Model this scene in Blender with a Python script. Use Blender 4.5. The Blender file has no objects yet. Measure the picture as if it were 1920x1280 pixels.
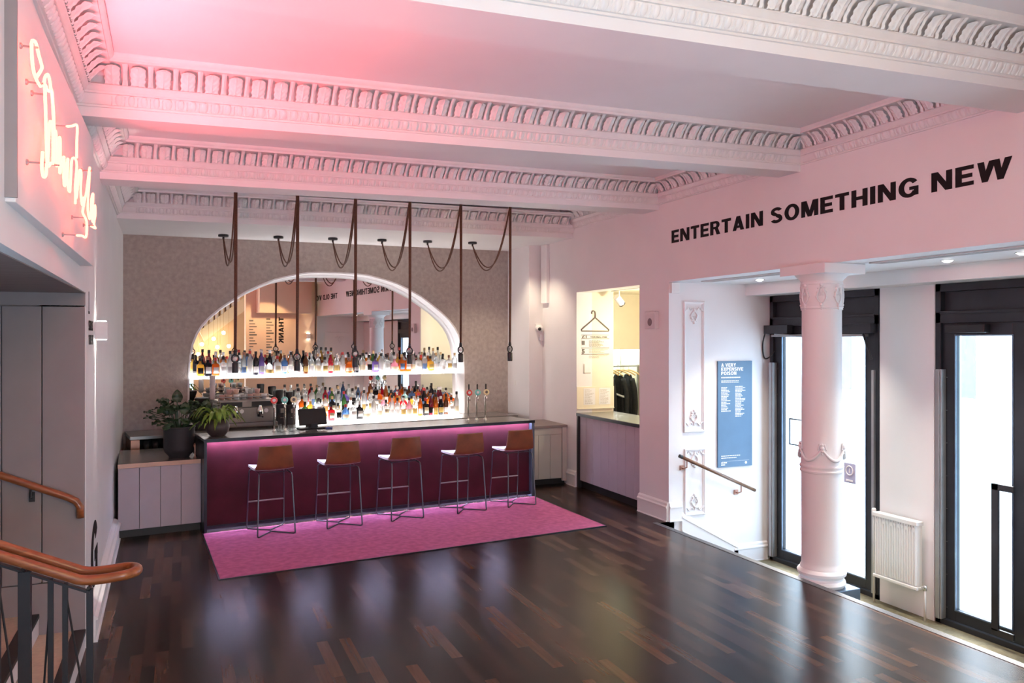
import bpy, math, random
from math import sin, cos, pi, sqrt
from mathutils import Vector, Matrix
random.seed(7)
S = bpy.context.scene
COL = S.collection
# ------------------------------------------------------------------ helpers
class MB:
    """collects vertices and faces for one mesh"""
    def __init__(s): s.v = []; s.f = []; s.mi = []; s.m = 0
    def add(s, vs, fs):
        o = len(s.v); s.v += [tuple(p) for p in vs]
        for f in fs: s.f.append([i + o for i in f]); s.mi.append(s.m)
        return s
    def box(s, x0, y0, z0, x1, y1, z1):
        x0, x1 = sorted((x0, x1)); y0, y1 = sorted((y0, y1)); z0, z1 = sorted((z0, z1))
        v = [(x, y, z) for z in (z0, z1) for y in (y0, y1) for x in (x0, x1)]
        return s.add(v, [(0,2,3,1),(4,5,7,6),(0,1,5,4),(2,6,7,3),(0,4,6,2),(1,3,7,5)])
    def prism(s, poly, z0, z1):
        """polygon in plan, extruded up; z1 may be a list of heights"""
        n = len(poly)
        a = z0 if isinstance(z0, (list, tuple)) else [z0]*n
        b = z1 if isinstance(z1, (list, tuple)) else [z1]*n
        ar = sum(poly[i][0]*poly[(i+1)%n][1]-poly[(i+1)%n][0]*poly[i][1] for i in range(n))
        idx = list(range(n)) if ar > 0 else list(range(n))[::-1]
        v = [(poly[i][0], poly[i][1], a[i]) for i in idx] + [(poly[i][0], poly[i][1], b[i]) for i in idx]
        f = [tuple(range(n))[::-1], tuple(range(n, 2*n))]
        f += [(i, (i+1)%n, n+(i+1)%n, n+i) for i in range(n)]
        return s.add(v, f)
    def tube(s, pts, r, n=8, closed=False, cap=True):
        P = [Vector(p) for p in pts]; m = len(P)
        rr = r if isinstance(r, (list, tuple)) else [r]*m
        nrm = None; v = []; 
        for i in range(m):
            if closed: t = (P[(i+1)%m]-P[i-1])
            else: t = P[min(i+1,m-1)]-P[max(i-1,0)]
            t.normalize()
            if nrm is None:
                a = Vector((0,0,1)) if abs(t.z) < .9 else Vector((1,0,0))
                nrm = t.cross(a).normalized()
            else:
                nrm = (nrm - t*nrm.dot(t))
                if nrm.length < 1e-6: nrm = t.orthogonal()
                nrm.normalize()
            b = t.cross(nrm)
            for k in range(n):
                an = 2*pi*k/n
                v.append(P[i] + (nrm*cos(an)+b*sin(an))*rr[i])
        f = []
        for i in range(m if closed else m-1):
            j = (i+1)%m
            for k in range(n):
                f.append((i*n+k, i*n+(k+1)%n, j*n+(k+1)%n, j*n+k))
        if cap and not closed:
            f.append(tuple(range(n))[::-1]); f.append(tuple(range((m-1)*n, m*n)))
        return s.add(v, f)
    def lathe(s, prof, n=16, c=(0,0,0), axis='z'):
        v = []; f = []; m = len(prof)
        for r, z in prof:
            for k in range(n):
                a = 2*pi*k/n; x, y = r*cos(a), r*sin(a)
                p = (x,y,z) if axis == 'z' else ((z,x,y) if axis == 'x' else (y,z,x))
                v.append((p[0]+c[0], p[1]+c[1], p[2]+c[2]))
        for i in range(m-1):
            for k in range(n):
                f.append((i*n+k, i*n+(k+1)%n, (i+1)*n+(k+1)%n, (i+1)*n+k))
        f.append(tuple(range(n))[::-1]); f.append(tuple(range((m-1)*n, m*n)))
        return s.add(v, f)
    def grid(s, fn, nu, nv):
        v = [fn(i/nu, j/nv) for j in range(nv+1) for i in range(nu+1)]
        f = [(j*(nu+1)+i, j*(nu+1)+i+1, (j+1)*(nu+1)+i+1, (j+1)*(nu+1)+i) for j in range(nv) for i in range(nu)]
        return s.add(v, f)
    def sphere(s, c, r, n=10, sx=1, sy=1, sz=1):
        pr = [(max(1e-4, sin(pi*i/n)), -cos(pi*i/n)) for i in range(n+1)]
        v = []; f = []; k2 = 2*n
        for a, z in pr:
            for k in range(k2):
                t = 2*pi*k/k2; v.append((c[0]+r*sx*a*cos(t), c[1]+r*sy*a*sin(t), c[2]+r*sz*z))
        for i in range(n):
            for k in range(k2): f.append((i*k2+k, i*k2+(k+1)%k2, (i+1)*k2+(k+1)%k2, (i+1)*k2+k))
        return s.add(v, f)
    def xf(s, fn): s.v = [tuple(fn(p)) for p in s.v]; return s

def mesh(name, mb, mats, smooth=False):
    me = bpy.data.meshes.new(name); me.from_pydata(mb.v, [], mb.f)
    for m in (mats if isinstance(mats, (list, tuple)) else [mats]): me.materials.append(m)
    for p, i in zip(me.polygons, mb.mi): p.material_index = i
    if smooth: 
        me.polygons.foreach_set('use_smooth', [True]*len(me.polygons))
    me.update()
    return me
def obj(name, mb, mats, parent=None, loc=(0,0,0), rz=0.0, smooth=False, bev=0, label=None, cat=None, group=None, kind=None, auto=None):
    me = mb if isinstance(mb, bpy.types.Mesh) else mesh(name, mb, mats, smooth)
    o = bpy.data.objects.new(name, me); COL.objects.link(o)
    o.location = loc; o.rotation_euler = (0,0,rz)
    if parent: o.parent = parent
    if bev:
        b = o.modifiers.new('bevel','BEVEL'); b.width = bev; b.segments = 2; b.limit_method = 'ANGLE'
    if auto and smooth:
        me.set_sharp_from_angle(angle=auto)
    tag(o, label, cat, group, kind)
    return o
def tag(o, label=None, cat=None, group=None, kind=None):
    if label: o['label'] = label
    if cat: o['category'] = cat
    if group: o['group'] = group
    if kind: o['kind'] = kind
    return o
def thing(name, label, cat, loc=(0,0,0), rz=0, group=None, kind=None):
    o = bpy.data.objects.new(name, None); COL.objects.link(o)
    o.location = loc; o.rotation_euler = (0,0,rz); o.empty_display_size = .1
    return tag(o, label, cat, group, kind)
def dup(root, loc, rz=0, label=None):
    r = root.copy(); COL.objects.link(r); r.location = loc; r.rotation_euler = (0,0,rz)
    if label: r['label'] = label
    for ch in list(root.children):
        c = ch.copy(); COL.objects.link(c); c.parent = r
        for g in list(ch.children):
            d = g.copy(); COL.objects.link(d); d.parent = c
    return r
def text_mesh(name, body, size, mat, off=0.0, sx=1.0, extrude=.002, spacing=1.0, align='LEFT', line=1.0):
    cu = bpy.data.curves.new(name, 'FONT'); cu.body = body; cu.size = size
    cu.extrude = extrude; cu.offset = off; cu.space_character = spacing; cu.align_x = align; cu.space_line = line
    cu.resolution_u = 4
    o = bpy.data.objects.new(name, cu); COL.objects.link(o)
    bpy.context.view_layer.update()
    dg = bpy.context.evaluated_depsgraph_get()
    me = bpy.data.meshes.new_from_object(o.evaluated_get(dg)); me.name = name
    bpy.data.objects.remove(o); bpy.data.curves.remove(cu)
    for v in me.vertices: v.co.x *= sx
    me.materials.clear(); me.materials.append(mat)
    return me
# heavy grotesque capitals built from strokes (unit height, y up)
def glyphs(body, weight=.25, thin=.20, space=.13, word=.42):
    """returns MB with flat front faces of thick capitals in the x-y plane, z 0..1"""
    out = MB(); X = 0.0
    def poly(p, ox):
        n = len(p); ar = sum(p[i][0]*p[(i+1)%n][1]-p[(i+1)%n][0]*p[i][1] for i in range(n))
        if ar < 0: p = p[::-1]
        zt = 1+.09*(len(out.v) % 7)
        v = [(ox+x, y, 0) for x, y in p]+[(ox+x, y, zt) for x, y in p]
        out.add(v, [tuple(range(n))[::-1], tuple(range(n,2*n))]+[(i,(i+1)%n,n+(i+1)%n,n+i) for i in range(n)])
    def rect(ox, x0, y0, x1, y1): poly([(x0,y0),(x1,y0),(x1,y1),(x0,y1)], ox)
    def arc(ox, cx, cy, rx, ry, wx, wy, a0, a1, n=22):
        for i in range(n):
            a, b = a0+(a1-a0)*i/n, a0+(a1-a0)*(i+1)/n
            poly([(cx+rx*cos(a),cy+ry*sin(a)),(cx+rx*cos(b),cy+ry*sin(b)),(cx+(rx-wx)*cos(b),cy+(ry-wy)*sin(b)),(cx+(rx-wx)*cos(a),cy+(ry-wy)*sin(a))], ox)
    w, t = weight, thin
    for ch in body:
        o = X
        if ch == ' ': X += word; continue
        if ch == 'E': rect(o,0,0,w,1); rect(o,0,0,.70,t); rect(o,0,1-t,.70,1); rect(o,0,.5-t/2,.65,.5+t/2); W_ = .70
        elif ch == 'L': rect(o,0,0,w,1); rect(o,0,0,.66,t); W_ = .66
        elif ch == 'T': rect(o,.37-w/2,0,.37+w/2,1); rect(o,0,1-t,.74,1); W_ = .74
        elif ch == 'I': rect(o,0,0,w,1); W_ = w
        elif ch == 'H': rect(o,0,0,w,1); rect(o,.82-w,0,.82,1); rect(o,0,.5-t/2,.82,.5+t/2); W_ = .82
        elif ch == 'N': rect(o,0,0,w*.95,1); rect(o,.84-w*.95,0,.84,1); poly([(0,1),(w*1.08,1),(.84,0),(.84-w*1.08,0)],o); W_ = .84
        elif ch == 'M': rect(o,0,0,w*.92,1); rect(o,1-w*.92,0,1,1); poly([(0,1),(w*1.25,1),(.5+w*.45,0),(.5-w*.45,0)],o); poly([(1-w*1.25,1),(1,1),(.5+w*.45,0),(.5-w*.45,0)],o); W_ = 1.0
        elif ch == 'A': poly([(0,0),(w*1.05,0),(.43+w*.55,1),(.43-w*.55,1)],o); poly([(.86-w*1.05,0),(.86,0),(.43+w*.55,1),(.43-w*.55,1)],o); rect(o,.2,.17,.66,.17+t*.85); W_ = .86
        elif ch == 'V': poly([(0,1),(w*1.05,1),(.43+w*.5,0),(.43-w*.5,0)],o); poly([(.86-w*1.05,1),(.86,1),(.43+w*.5,0),(.43-w*.5,0)],o); W_ = .86
        elif ch == 'Y': poly([(0,1),(w*1.1,1),(.43+w*.5,.38),(.43-w*.5,.38)],o); poly([(.86-w*1.1,1),(.86,1),(.43+w*.5,.38),(.43-w*.5,.38)],o); rect(o,.43-w/2,0,.43+w/2,.44); W_ = .86
        elif ch == 'X': poly([(0,0),(w*1.15,0),(.84,1),(.84-w*1.15,1)],o); poly([(0,1),(w*1.15,1),(.84,0),(.84-w*1.15,0)],o); W_ = .84
        elif ch == 'K': rect(o,0,0,w,1); poly([(w*.8,.30),(w*.8,.62),(.54,1),(.84,1)],o); poly([(.30,.55),(.52,.72),(.88,0),(.57,0)],o); W_ = .88
        elif ch == 'W':
            for k in (0,.56): poly([(k,1),(k+w*.98,1),(k+.28+w*.42,0),(k+.28-w*.42,0)],o); poly([(k+.56-w*.5,1),(k+.56+w*.5,1),(k+.28+w*.42,0),(k+.28-w*.42,0)],o)
            W_ = 1.12+w*.5
        elif ch == 'O': arc(o,.46,.5,.46,.53,w,t,0,2*pi,40); W_ = .92
        elif ch == 'C': arc(o,.46,.5,.46,.53,w,t,.6,2*pi-.6,34); W_ = .86
        elif ch == 'G': arc(o,.46,.5,.46,.53,w,t,.62,2*pi-.55,34); rect(o,.48,.36,.88,.36+t*.9); rect(o,.88-w*.8,.06,.88,.5); W_ = .90
        elif ch == 'D': rect(o,0,0,w,1); arc(o,.36,.5,.46,.5,w,t,-pi/2,pi/2,20); rect(o,0,0,.37,t); rect(o,0,1-t,.37,1); W_ = .82
        elif ch in 'PR':
            rect(o,0,0,w,1); arc(o,.44,.71,.32,.29,w,t*.85,-pi/2,pi/2,16); rect(o,0,1-t*.85,.45,1); rect(o,0,.42,.45,.42+t*.85)
            if ch == 'R': poly([(.36,.48),(.62,.48),(.82,0),(.53,0)],o)
            W_ = .80 if ch == 'R' else .76
        elif ch == 'S':
            arc(o,.40,.735,.37,.285,w*.92,t,.35,pi,16); arc(o,.40,.265,.39,.285,w*.92,t,pi+.35,2*pi,16)
            poly([(.03,.735),(.03+w*.92,.735),(.44,.60),(.40,.42),(.18,.50),(.06,.60)],o); poly([(.79,.265),(.79-w*.92,.265),(.36,.40),(.40,.60),(.64,.52),(.75,.40)],o); W_ = .80
        else: W_ = .3
        X += W_+space
    return out
def sign_mesh(name, body, w, h, mat_, depth=.002, **k):
    rows = body.split('\n'); allm = MB(); n = len(rows); lead = 1.22
    for i, r in enumerate(rows):
        g = glyphs(r, **k); o = len(allm.v)
        allm.v += [(x, y+(n-1-i)*lead, z) for x, y, z in g.v]; allm.f += [[q+o for q in f] for f in g.f]; allm.mi += [0]*len(g.f)
    xs = [p[0] for p in allm.v]; H_ = 1+(n-1)*lead; kx = w/(max(xs)-min(xs)); ky = h/H_; x0 = min(xs)
    allm.xf(lambda p: ((p[0]-x0)*kx, p[1]*ky, p[2]*depth))
    return mesh(name, allm, mat_)
def fit_text(me, w=None, h=None):
    xs = [v.co.x for v in me.vertices]; ys = [v.co.y for v in me.vertices]
    kx = w/(max(xs)-min(xs)) if w else 1; ky = h/(max(ys)-min(ys)) if h else kx
    if not w: kx = ky
    x0, y0 = min(xs), min(ys)
    for v in me.vertices: v.co.x = (v.co.x-x0)*kx; v.co.y = (v.co.y-y0)*ky
    return me
def text_obj(me, name, M, parent=None, **kw):
    o = bpy.data.objects.new(name, me); COL.objects.link(o)
    if parent: o.parent = parent
    o.matrix_local = M
    tag(o, **kw); return o
def basis(ex, ey, ez, o):
    return Matrix(((ex[0],ey[0],ez[0],o[0]),(ex[1],ey[1],ez[1],o[1]),(ex[2],ey[2],ez[2],o[2]),(0,0,0,1)))

# ------------------------------------------------------------------ materials
def nt(name):
    m = bpy.data.materials.new(name); m.use_nodes = True
    t = m.node_tree; b = t.nodes['Principled BSDF']
    return m, t, b
def mat(name, col, rough=.5, metal=0, var=.06, scale=6, bump=0.0, bscale=40, spec=.5, coat=0):
    m, t, b = nt(name); N = t.nodes; L = t.links
    b.inputs['Roughness'].default_value = rough; b.inputs['Metallic'].default_value = metal
    b.inputs['Specular IOR Level'].default_value = spec
    b.inputs['Coat Weight'].default_value = coat
    tc = N.new('ShaderNodeTexCoord'); no = N.new('ShaderNodeTexNoise')
    no.inputs['Scale'].default_value = scale; no.inputs['Detail'].default_value = 4
    L.new(tc.outputs['Object'], no.inputs['Vector'])
    r = N.new('ShaderNodeValToRGB')
    r.color_ramp.elements[0].color = (*[c*(1-var) for c in col], 1); r.color_ramp.elements[1].color = (*[min(1,c*(1+var)) for c in col], 1)
    r.color_ramp.elements[0].position = .3; r.color_ramp.elements[1].position = .7
    L.new(no.outputs['Fac'], r.inputs['Fac']); L.new(r.outputs['Color'], b.inputs['Base Color'])
    if bump:
        n2 = N.new('ShaderNodeTexNoise'); n2.inputs['Scale'].default_value = bscale; n2.inputs['Detail'].default_value = 5
        L.new(tc.outputs['Object'], n2.inputs['Vector'])
        bp = N.new('ShaderNodeBump'); bp.inputs['Strength'].default_value = bump; bp.inputs['Distance'].default_value = .01
        L.new(n2.outputs['Fac'], bp.inputs['Height']); L.new(bp.outputs['Normal'], b.inputs['Normal'])
    return m
def emit(name, col, st):
    m, t, b = nt(name)
    b.inputs['Base Color'].default_value = (*[c*.8 for c in col], 1)
    b.inputs['Emission Color'].default_value = (*col, 1); b.inputs['Emission Strength'].default_value = st
    return m
def wood_planks():
    m, t, b = nt('dark_plank_floor'); N = t.nodes; L = t.links
    tc = N.new('ShaderNodeTexCoord'); mp = N.new('ShaderNodeMapping')
    mp.inputs['Rotation'].default_value = (0,0,pi/2); L.new(tc.outputs['Object'], mp.inputs['Vector'])
    br = N.new('ShaderNodeTexBrick'); L.new(mp.outputs['Vector'], br.inputs['Vector'])
    br.offset = .37; br.offset_frequency = 2; br.squash = 1
    br.inputs['Color1'].default_value = (0,0,0,1); br.inputs['Color2'].default_value = (1,1,1,1); br.inputs['Mortar'].default_value = (.2,.2,.2,1)
    br.inputs['Scale'].default_value = 1; br.inputs['Mortar Size'].default_value = .0012; br.inputs['Bias'].default_value = -.15
    br.inputs['Brick Width'].default_value = .68; br.inputs['Row Height'].default_value = .085
    r = N.new('ShaderNodeValToRGB'); e = r.color_ramp.elements
    e[0].position = 0; e[0].color = (.012,.006,.0045,1); e[1].position = 1; e[1].color = (.16,.083,.046,1)
    for p, c in ((.25,(.018,.009,.007)),(.5,(.040,.020,.013)),(.68,(.066,.033,.020)),(.84,(.098,.049,.028)),(.94,(.13,.066,.037))):
        x = e.new(p); x.color = (*c,1)
    L.new(br.outputs['Color'], r.inputs['Fac'])
    mp2 = N.new('ShaderNodeMapping'); mp2.inputs['Scale'].default_value = (16,.9,1); L.new(tc.outputs['Object'], mp2.inputs['Vector'])
    g = N.new('ShaderNodeTexNoise'); g.inputs['Scale'].default_value = 1.6; g.inputs['Detail'].default_value = 6; g.inputs['Roughness'].default_value = .65
    L.new(mp2.outputs['Vector'], g.inputs['Vector'])
    gr = N.new('ShaderNodeMapRange'); gr.inputs['From Min'].default_value = .3; gr.inputs['From Max'].default_value = .7
    gr.inputs['To Min'].default_value = .72; gr.inputs['To Max'].default_value = 1.25; L.new(g.outputs['Fac'], gr.inputs['Value'])
    mx = N.new('ShaderNodeMix'); mx.data_type = 'RGBA'; mx.blend_type = 'MULTIPLY'; mx.inputs['Factor'].default_value = 1
    L.new(r.outputs['Color'], mx.inputs['A']); L.new(gr.outputs['Result'], mx.inputs['B'])
    L.new(mx.outputs['Result'], b.inputs['Base Color'])
    b.inputs['Roughness'].default_value = .25
    b.inputs['Specular IOR Level'].default_value = .19
    return m
def wood(name, c0, c1, rough=.35, sc=(30,30,3), coat=.2):
    m, t, b = nt(name); N = t.nodes; L = t.links
    tc = N.new('ShaderNodeTexCoord'); mp = N.new('ShaderNodeMapping'); mp.inputs['Scale'].default_value = sc
    L.new(tc.outputs['Object'], mp.inputs['Vector'])
    g = N.new('ShaderNodeTexNoise'); g.inputs['Scale'].default_value = 1; g.inputs['Detail'].default_value = 6
    L.new(mp.outputs['Vector'], g.inputs['Vector'])
    r = N.new('ShaderNodeValToRGB'); r.color_ramp.elements[0].position = .3; r.color_ramp.elements[1].position = .72
    r.color_ramp.elements[0].color = (*c0,1); r.color_ramp.elements[1].color = (*c1,1)
    L.new(g.outputs['Fac'], r.inputs['Fac']); L.new(r.outputs['Color'], b.inputs['Base Color'])
    b.inputs['Roughness'].default_value = rough; b.inputs['Coat Weight'].default_value = coat
    return m
def glass_pane(name):
    m = bpy.data.materials.new(name); m.use_nodes = True; t = m.node_tree; N = t.nodes; N.clear()
    o = N.new('ShaderNodeOutputMaterial'); mx = N.new('ShaderNodeMixShader'); tr = N.new('ShaderNodeBsdfTransparent'); gl = N.new('ShaderNodeBsdfGlossy')
    tr.inputs['Color'].default_value = (.95,.98,.98,1); gl.inputs['Roughness'].default_value = .02
    fr = N.new('ShaderNodeFresnel'); ge = N.new('ShaderNodeNewGeometry'); mr = N.new('ShaderNodeMapRange'); mr.inputs['To Min'].default_value = 1.5; mr.inputs['To Max'].default_value = .6667
    t.links.new(ge.outputs['Backfacing'], mr.inputs['Value']); t.links.new(mr.outputs['Result'], fr.inputs['IOR'])
    t.links.new(fr.outputs['Fac'], mx.inputs['Fac']); t.links.new(tr.outputs[0], mx.inputs[1]); t.links.new(gl.outputs[0], mx.inputs[2]); t.links.new(mx.outputs[0], o.inputs['Surface'])
    return m
def bottle_glass(name, col, dens=.6):
    """coloured glass as diffuse + translucent body under a glossy skin, so shelf light shines through it"""
    m = bpy.data.materials.new(name); m.use_nodes = True; t = m.node_tree; N = t.nodes; N.clear(); L = t.links
    o = N.new('ShaderNodeOutputMaterial'); mx = N.new('ShaderNodeMixShader'); m2 = N.new('ShaderNodeMixShader'); m3 = N.new('ShaderNodeMixShader')
    df = N.new('ShaderNodeBsdfDiffuse'); tl = N.new('ShaderNodeBsdfTranslucent'); gl = N.new('ShaderNodeBsdfGlossy'); tr = N.new('ShaderNodeBsdfTransparent')
    tc = N.new('ShaderNodeTexCoord'); no = N.new('ShaderNodeTexNoise'); no.inputs['Scale'].default_value = 14; L.new(tc.outputs['Object'], no.inputs['Vector'])
    r = N.new('ShaderNodeValToRGB'); r.color_ramp.elements[0].color = (*[c*.8 for c in col],1); r.color_ramp.elements[1].color = (*[min(1,c*1.1) for c in col],1)
    L.new(no.outputs['Fac'], r.inputs['Fac'])
    for n in (df, tl): L.new(r.outputs['Color'], n.inputs['Color'])
    tr.inputs['Color'].default_value = (*[min(1, c**.6) for c in col],1)
    gl.inputs['Roughness'].default_value = .08
    mx.inputs['Fac'].default_value = .6; L.new(df.outputs[0], mx.inputs[1]); L.new(tl.outputs[0], mx.inputs[2])
    m3.inputs['Fac'].default_value = 1-dens; L.new(mx.outputs[0], m3.inputs[1]); L.new(tr.outputs[0], m3.inputs[2])
    fr = N.new('ShaderNodeFresnel'); fr.inputs['IOR'].default_value = 1.45
    L.new(fr.outputs['Fac'], m2.inputs['Fac']); L.new(m3.outputs[0], m2.inputs[1]); L.new(gl.outputs[0], m2.inputs[2]); L.new(m2.outputs[0], o.inputs['Surface'])
    return m
PLASTER = mat('white_plaster', (.80,.79,.80), .55, var=.02, scale=2, bump=.05, bscale=60)
CORNICE = mat('cornice_plaster', (.78,.765,.755), .5, var=.03, scale=9)
CONCRETE = mat('rough_concrete_render', (.40,.345,.32), .85, var=.13, scale=16, bump=.5, bscale=35)
FLOOR = wood_planks()
CARPET = mat('plum_carpet', (.57,.155,.31), .95, var=.16, scale=14, bump=.6, bscale=260, spec=.1)
BURG = mat('burgundy_leather', (.062,.007,.015), .45, var=.25, scale=3.5, bump=.1, bscale=120, spec=.12)
for _n in BURG.node_tree.nodes:
    if _n.type == 'BSDF_PRINCIPLED':
        _n.inputs['Sheen Weight'].default_value = .26; _n.inputs['Sheen Roughness'].default_value = .45; _n.inputs['Sheen Tint'].default_value = (1,.85,.95,1); _n.inputs['Roughness'].default_value = .55
DARKMET = mat('dark_bronze_metal', (.035,.04,.05), .3, metal=.7, var=.2)
BLUEMET = mat('blued_steel', (.16,.21,.28), .3, metal=.8, var=.15)
COUNTER = mat('grey_metal_worktop', (.27,.26,.25), .26, metal=.5, var=.03, scale=3)
PANELG = mat('mauve_grey_paint', (.43,.385,.44), .5, var=.03)
PANELD = mat('taupe_paint', (.285,.255,.265), .55, var=.04)
PANELC = mat('warm_grey_paint', (.56,.51,.47), .5, var=.03)
BLACK = mat('black_paint', (.012,.012,.013), .5, var=.2)
SATIN = mat('black_powder_coat', (.03,.03,.035), .35, metal=.3, var=.15)
DOORMET = mat('anthracite_aluminium', (.028,.032,.04), .4, metal=.3, var=.12)
GREYMET = mat('grey_aluminium', (.36,.37,.38), .35, metal=.6, var=.08)
CHROME = mat('polished_chrome', (.75,.74,.72), .12, metal=1, var=.05)
STEEL = mat('brushed_steel', (.36,.33,.31), .28, metal=.9, var=.06, scale=5)
COPPER = mat('copper_edge', (.36,.19,.14), .35, metal=.5, var=.1)
OAK = wood('oiled_oak', (.20,.058,.02), (.36,.125,.042), .32, (6,60,60))
BRONZE = wood('bronze_rail', (.12,.06,.035), (.22,.12,.07), .35, (8,40,40))
LEATHER = mat('tan_leather', (.175,.052,.017), .45, var=.22, scale=7, bump=.15, bscale=150)
SEATW = mat('pale_seat_pad', (.74,.72,.72), .5, var=.05)
GUN = mat('gunmetal_tube', (.12,.13,.15), .3, metal=.85, var=.1)
ROPE = mat('brown_leather_cord', (.115,.042,.020), .6, var=.3, scale=60, bump=.4, bscale=200)
POT = mat('matt_black_pot', (.022,.02,.023), .6, var=.2)
LEAF = mat('dark_green_leaf', (.022,.055,.016), .42, var=.5, scale=9)
LEAF2 = mat('bright_green_leaf', (.22,.36,.06), .4, var=.35, scale=12)
WHITE = mat('white_enamel', (.80,.80,.79), .35, var=.02)
PINKW = mat('pale_lacquer', (.70,.66,.66), .5, var=.03)
CREAM = mat('cream_paint', (.80,.74,.58), .55, var=.02)
ORANGE = mat('warm_plaster', (.74,.55,.40), .6, var=.05, scale=2)
POSTER = mat('slate_blue_print', (.085,.17,.28), .45, var=.06)
PRINT = mat('white_print', (.82,.82,.82), .5, var=.02)
INK = mat('black_vinyl', (.012,.010,.011), .6, var=.1, spec=.15)
GREYINK = mat('grey_print', (.16,.145,.13), .6, var=.1)
PALEINK = mat('faded_print', (.45,.42,.36), .6, var=.1)
TREAD = mat('tan_step_carpet', (.58,.50,.37), .9, var=.08, scale=30, bump=.3, bscale=250)
NOSING = mat('dark_step_nosing', (.03,.026,.024), .55, var=.2)
OLIVE = mat('olive_lobby_matting', (.16,.14,.085), .9, var=.2, scale=25, bump=.4, bscale=200)
GREYWOOD = wood('grey_stained_boards', (.20,.16,.155), (.29,.235,.225), .55, (2,40,40), 0)
WOODH = mat('pale_wood_hanger', (.62,.43,.22), .45, var=.15, scale=20)
CLOTH = mat('black_coat_cloth', (.010,.010,.012), .9, var=.4, scale=18, bump=.4, bscale=90)
GLASS = glass_pane('door_glass')
MIRROR = mat('mirror_glass', (.82,.80,.78), .004, metal=1, var=.01)
SHELFW = emit('lit_shelf_acrylic', (1,.97,.98), 15.0)
STEPW = emit('lit_display_step', (1,.94,.90), 10.0)
LEDV = emit('bar_led_strip', (.64,.66,1.0), 92)
LEDF = emit('plinth_led_strip', (.72,.62,1.0), 48)
NEON = emit('neon_tube', (1.0,.125,.07), 8.5)
WARMLAMP = emit('warm_lamp', (1,.74,.42), 60)
DOWN = emit('downlight_lens', (1,.93,.84), 30)
SCON = emit('sconce_lens', (1,.92,.8), 30)
NOSEM = mat('worn_metal_nosing', (.17,.17,.18), .4, metal=.6, var=.1)
PAVE = mat('pale_paving', (.55,.54,.53), .8, var=.08)
FACADE = mat('pale_stone_facade', (.66,.66,.66), .8, var=.06)
FACWIN = mat('far_window_glass', (.155,.14,.155), .6, var=.1)
# ------------------------------------------------------------------ the room shell
XR = 5.62
def XL(y): return -.65-.017*(y-6.7)
def tilt(x): return -.034*(XR-x)
def st(name, mb, m, **k):
    return obj(name, mb, m, kind='structure', **k)
WA, WB = Vector((-.75,12.3,0)), Vector((5.40,13.2,0))
WU = (WB-WA).normalized(); WN = Vector((-WU.y, WU.x, 0))       # along / behind the bar's back wall
WL = (WB-WA).length; WRZ = math.atan2(WU.y, WU.x)
BA, BB = Vector((.242,10.038,0)), Vector((4.714,10.596,0))
BU = (BB-BA).normalized(); BN = Vector((-BU.y, BU.x, 0)); BL = (BB-BA).length; BRZ = math.atan2(BU.y, BU.x)
def W(s, t, z=0): p = WA+WU*s+WN*t; return (p.x, p.y, z)
def B(s, t, z=0): p = BA+BU*s+BN*t; return (p.x, p.y, z)

# floors
st('floor', MB().prism([(-.62,-3),(5.45,-3),(5.45,8.476),(5.7,8.476),(5.7,13.8),(-.9,13.8)], -.12, 0), FLOOR)
st('floor_lobby', MB().box(5.4,.6,-.75,7.45,8.9,-.62), OLIVE)
m = MB()
for i, (x0, x1) in enumerate(((5.45,5.72),(5.72,6.0),(6.0,6.28))): m.box(5.44, 1.1, -.62, x1, 8.476, -.155*(i+1))
st('floor_entrance_steps', m, OLIVE)
m = MB()
for k, dx in enumerate((0,.018,.036,.054)): m.box(5.395+dx,1.1,0,5.408+dx,8.49,.004)
m.box(5.393,1.1,-.01,5.452,8.49,.0025); m.box(5.45,1.1,-.05,5.456,8.49,.003)
st('trim_1', m, NOSEM)
# left wall with stair opening, and the wall over it
st('wall_left', MB().prism([(XL(6.65),6.65),(XL(13.9),13.9),(XL(13.9)-.3,13.9),(-.95,6.65)], 0, 4.6)
   .prism([(XL(2.4),2.4),(XL(6.65),6.65),(-.95,6.65),(-.9,2.4)], 2.62, 4.6)
   .prism([(XL(-3),-3),(XL(2.4),2.4),(-.9,2.4),(-.9,-3)], -.1, 4.6), PLASTER)
# right wall: piers, lintel
st('wall_right', MB().box(XR,10.997,0,XR+.27,14,4.6).box(XR,9.167,2.995,XR+.27,10.997,4.6).box(XR,8.476,0,XR+.27,9.167,4.6)
   .box(XR,1.1,2.99,XR+.27,8.476,4.6).box(XR,-3,-.1,XR+.27,1.1,4.6), PLASTER)
# back wall in rough render with the arch cut out of it (ring of quads round the arch)
AC = 3.085
half = [(0,3.335),(.25,3.331),(.5,3.315),(.75,3.262),(1.0,3.195),(1.2,3.11),(1.42,3.0),(1.6,2.882),(1.8,2.74),(1.95,2.608),(2.06,2.48),(2.13,2.36),(2.19,2.2),(2.225,2.0),(2.24,1.75),(2.245,1.4),(2.245,.9)]
arch = [(AC-x, z) for x, z in half[::-1]] + [(AC+x, z) for x, z in half[1:]]
def wall_arch():
    m = MB(); n = len(arch); v = []; f = []
    for s, z in arch:
        a = (s, 4.6)
        v += [(s,0,z),(a[0],0,a[1]),(s,.06,z)]
    for i in range(n-1): f += [(3*i,3*i+1,3*i+4,3*i+3),(3*i,3*i+3,3*i+5,3*i+2)]
    m.add(v, f)
    s0, s1 = arch[0][0], arch[-1][0]
    m.add([(-.6,0,0),(s0,0,0),(s0,0,4.6),(-.6,0,4.6)], [(0,1,2,3)])
    m.add([(s1,0,0),(WL+.5,0,0),(WL+.5,0,4.6),(s1,0,4.6)], [(0,1,2,3)])
    m.box(s0,.0,0,s1,.75,.998)
    m.box(-.6,.75,0,WL+.5,.85,4.6)
    return m
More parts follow.
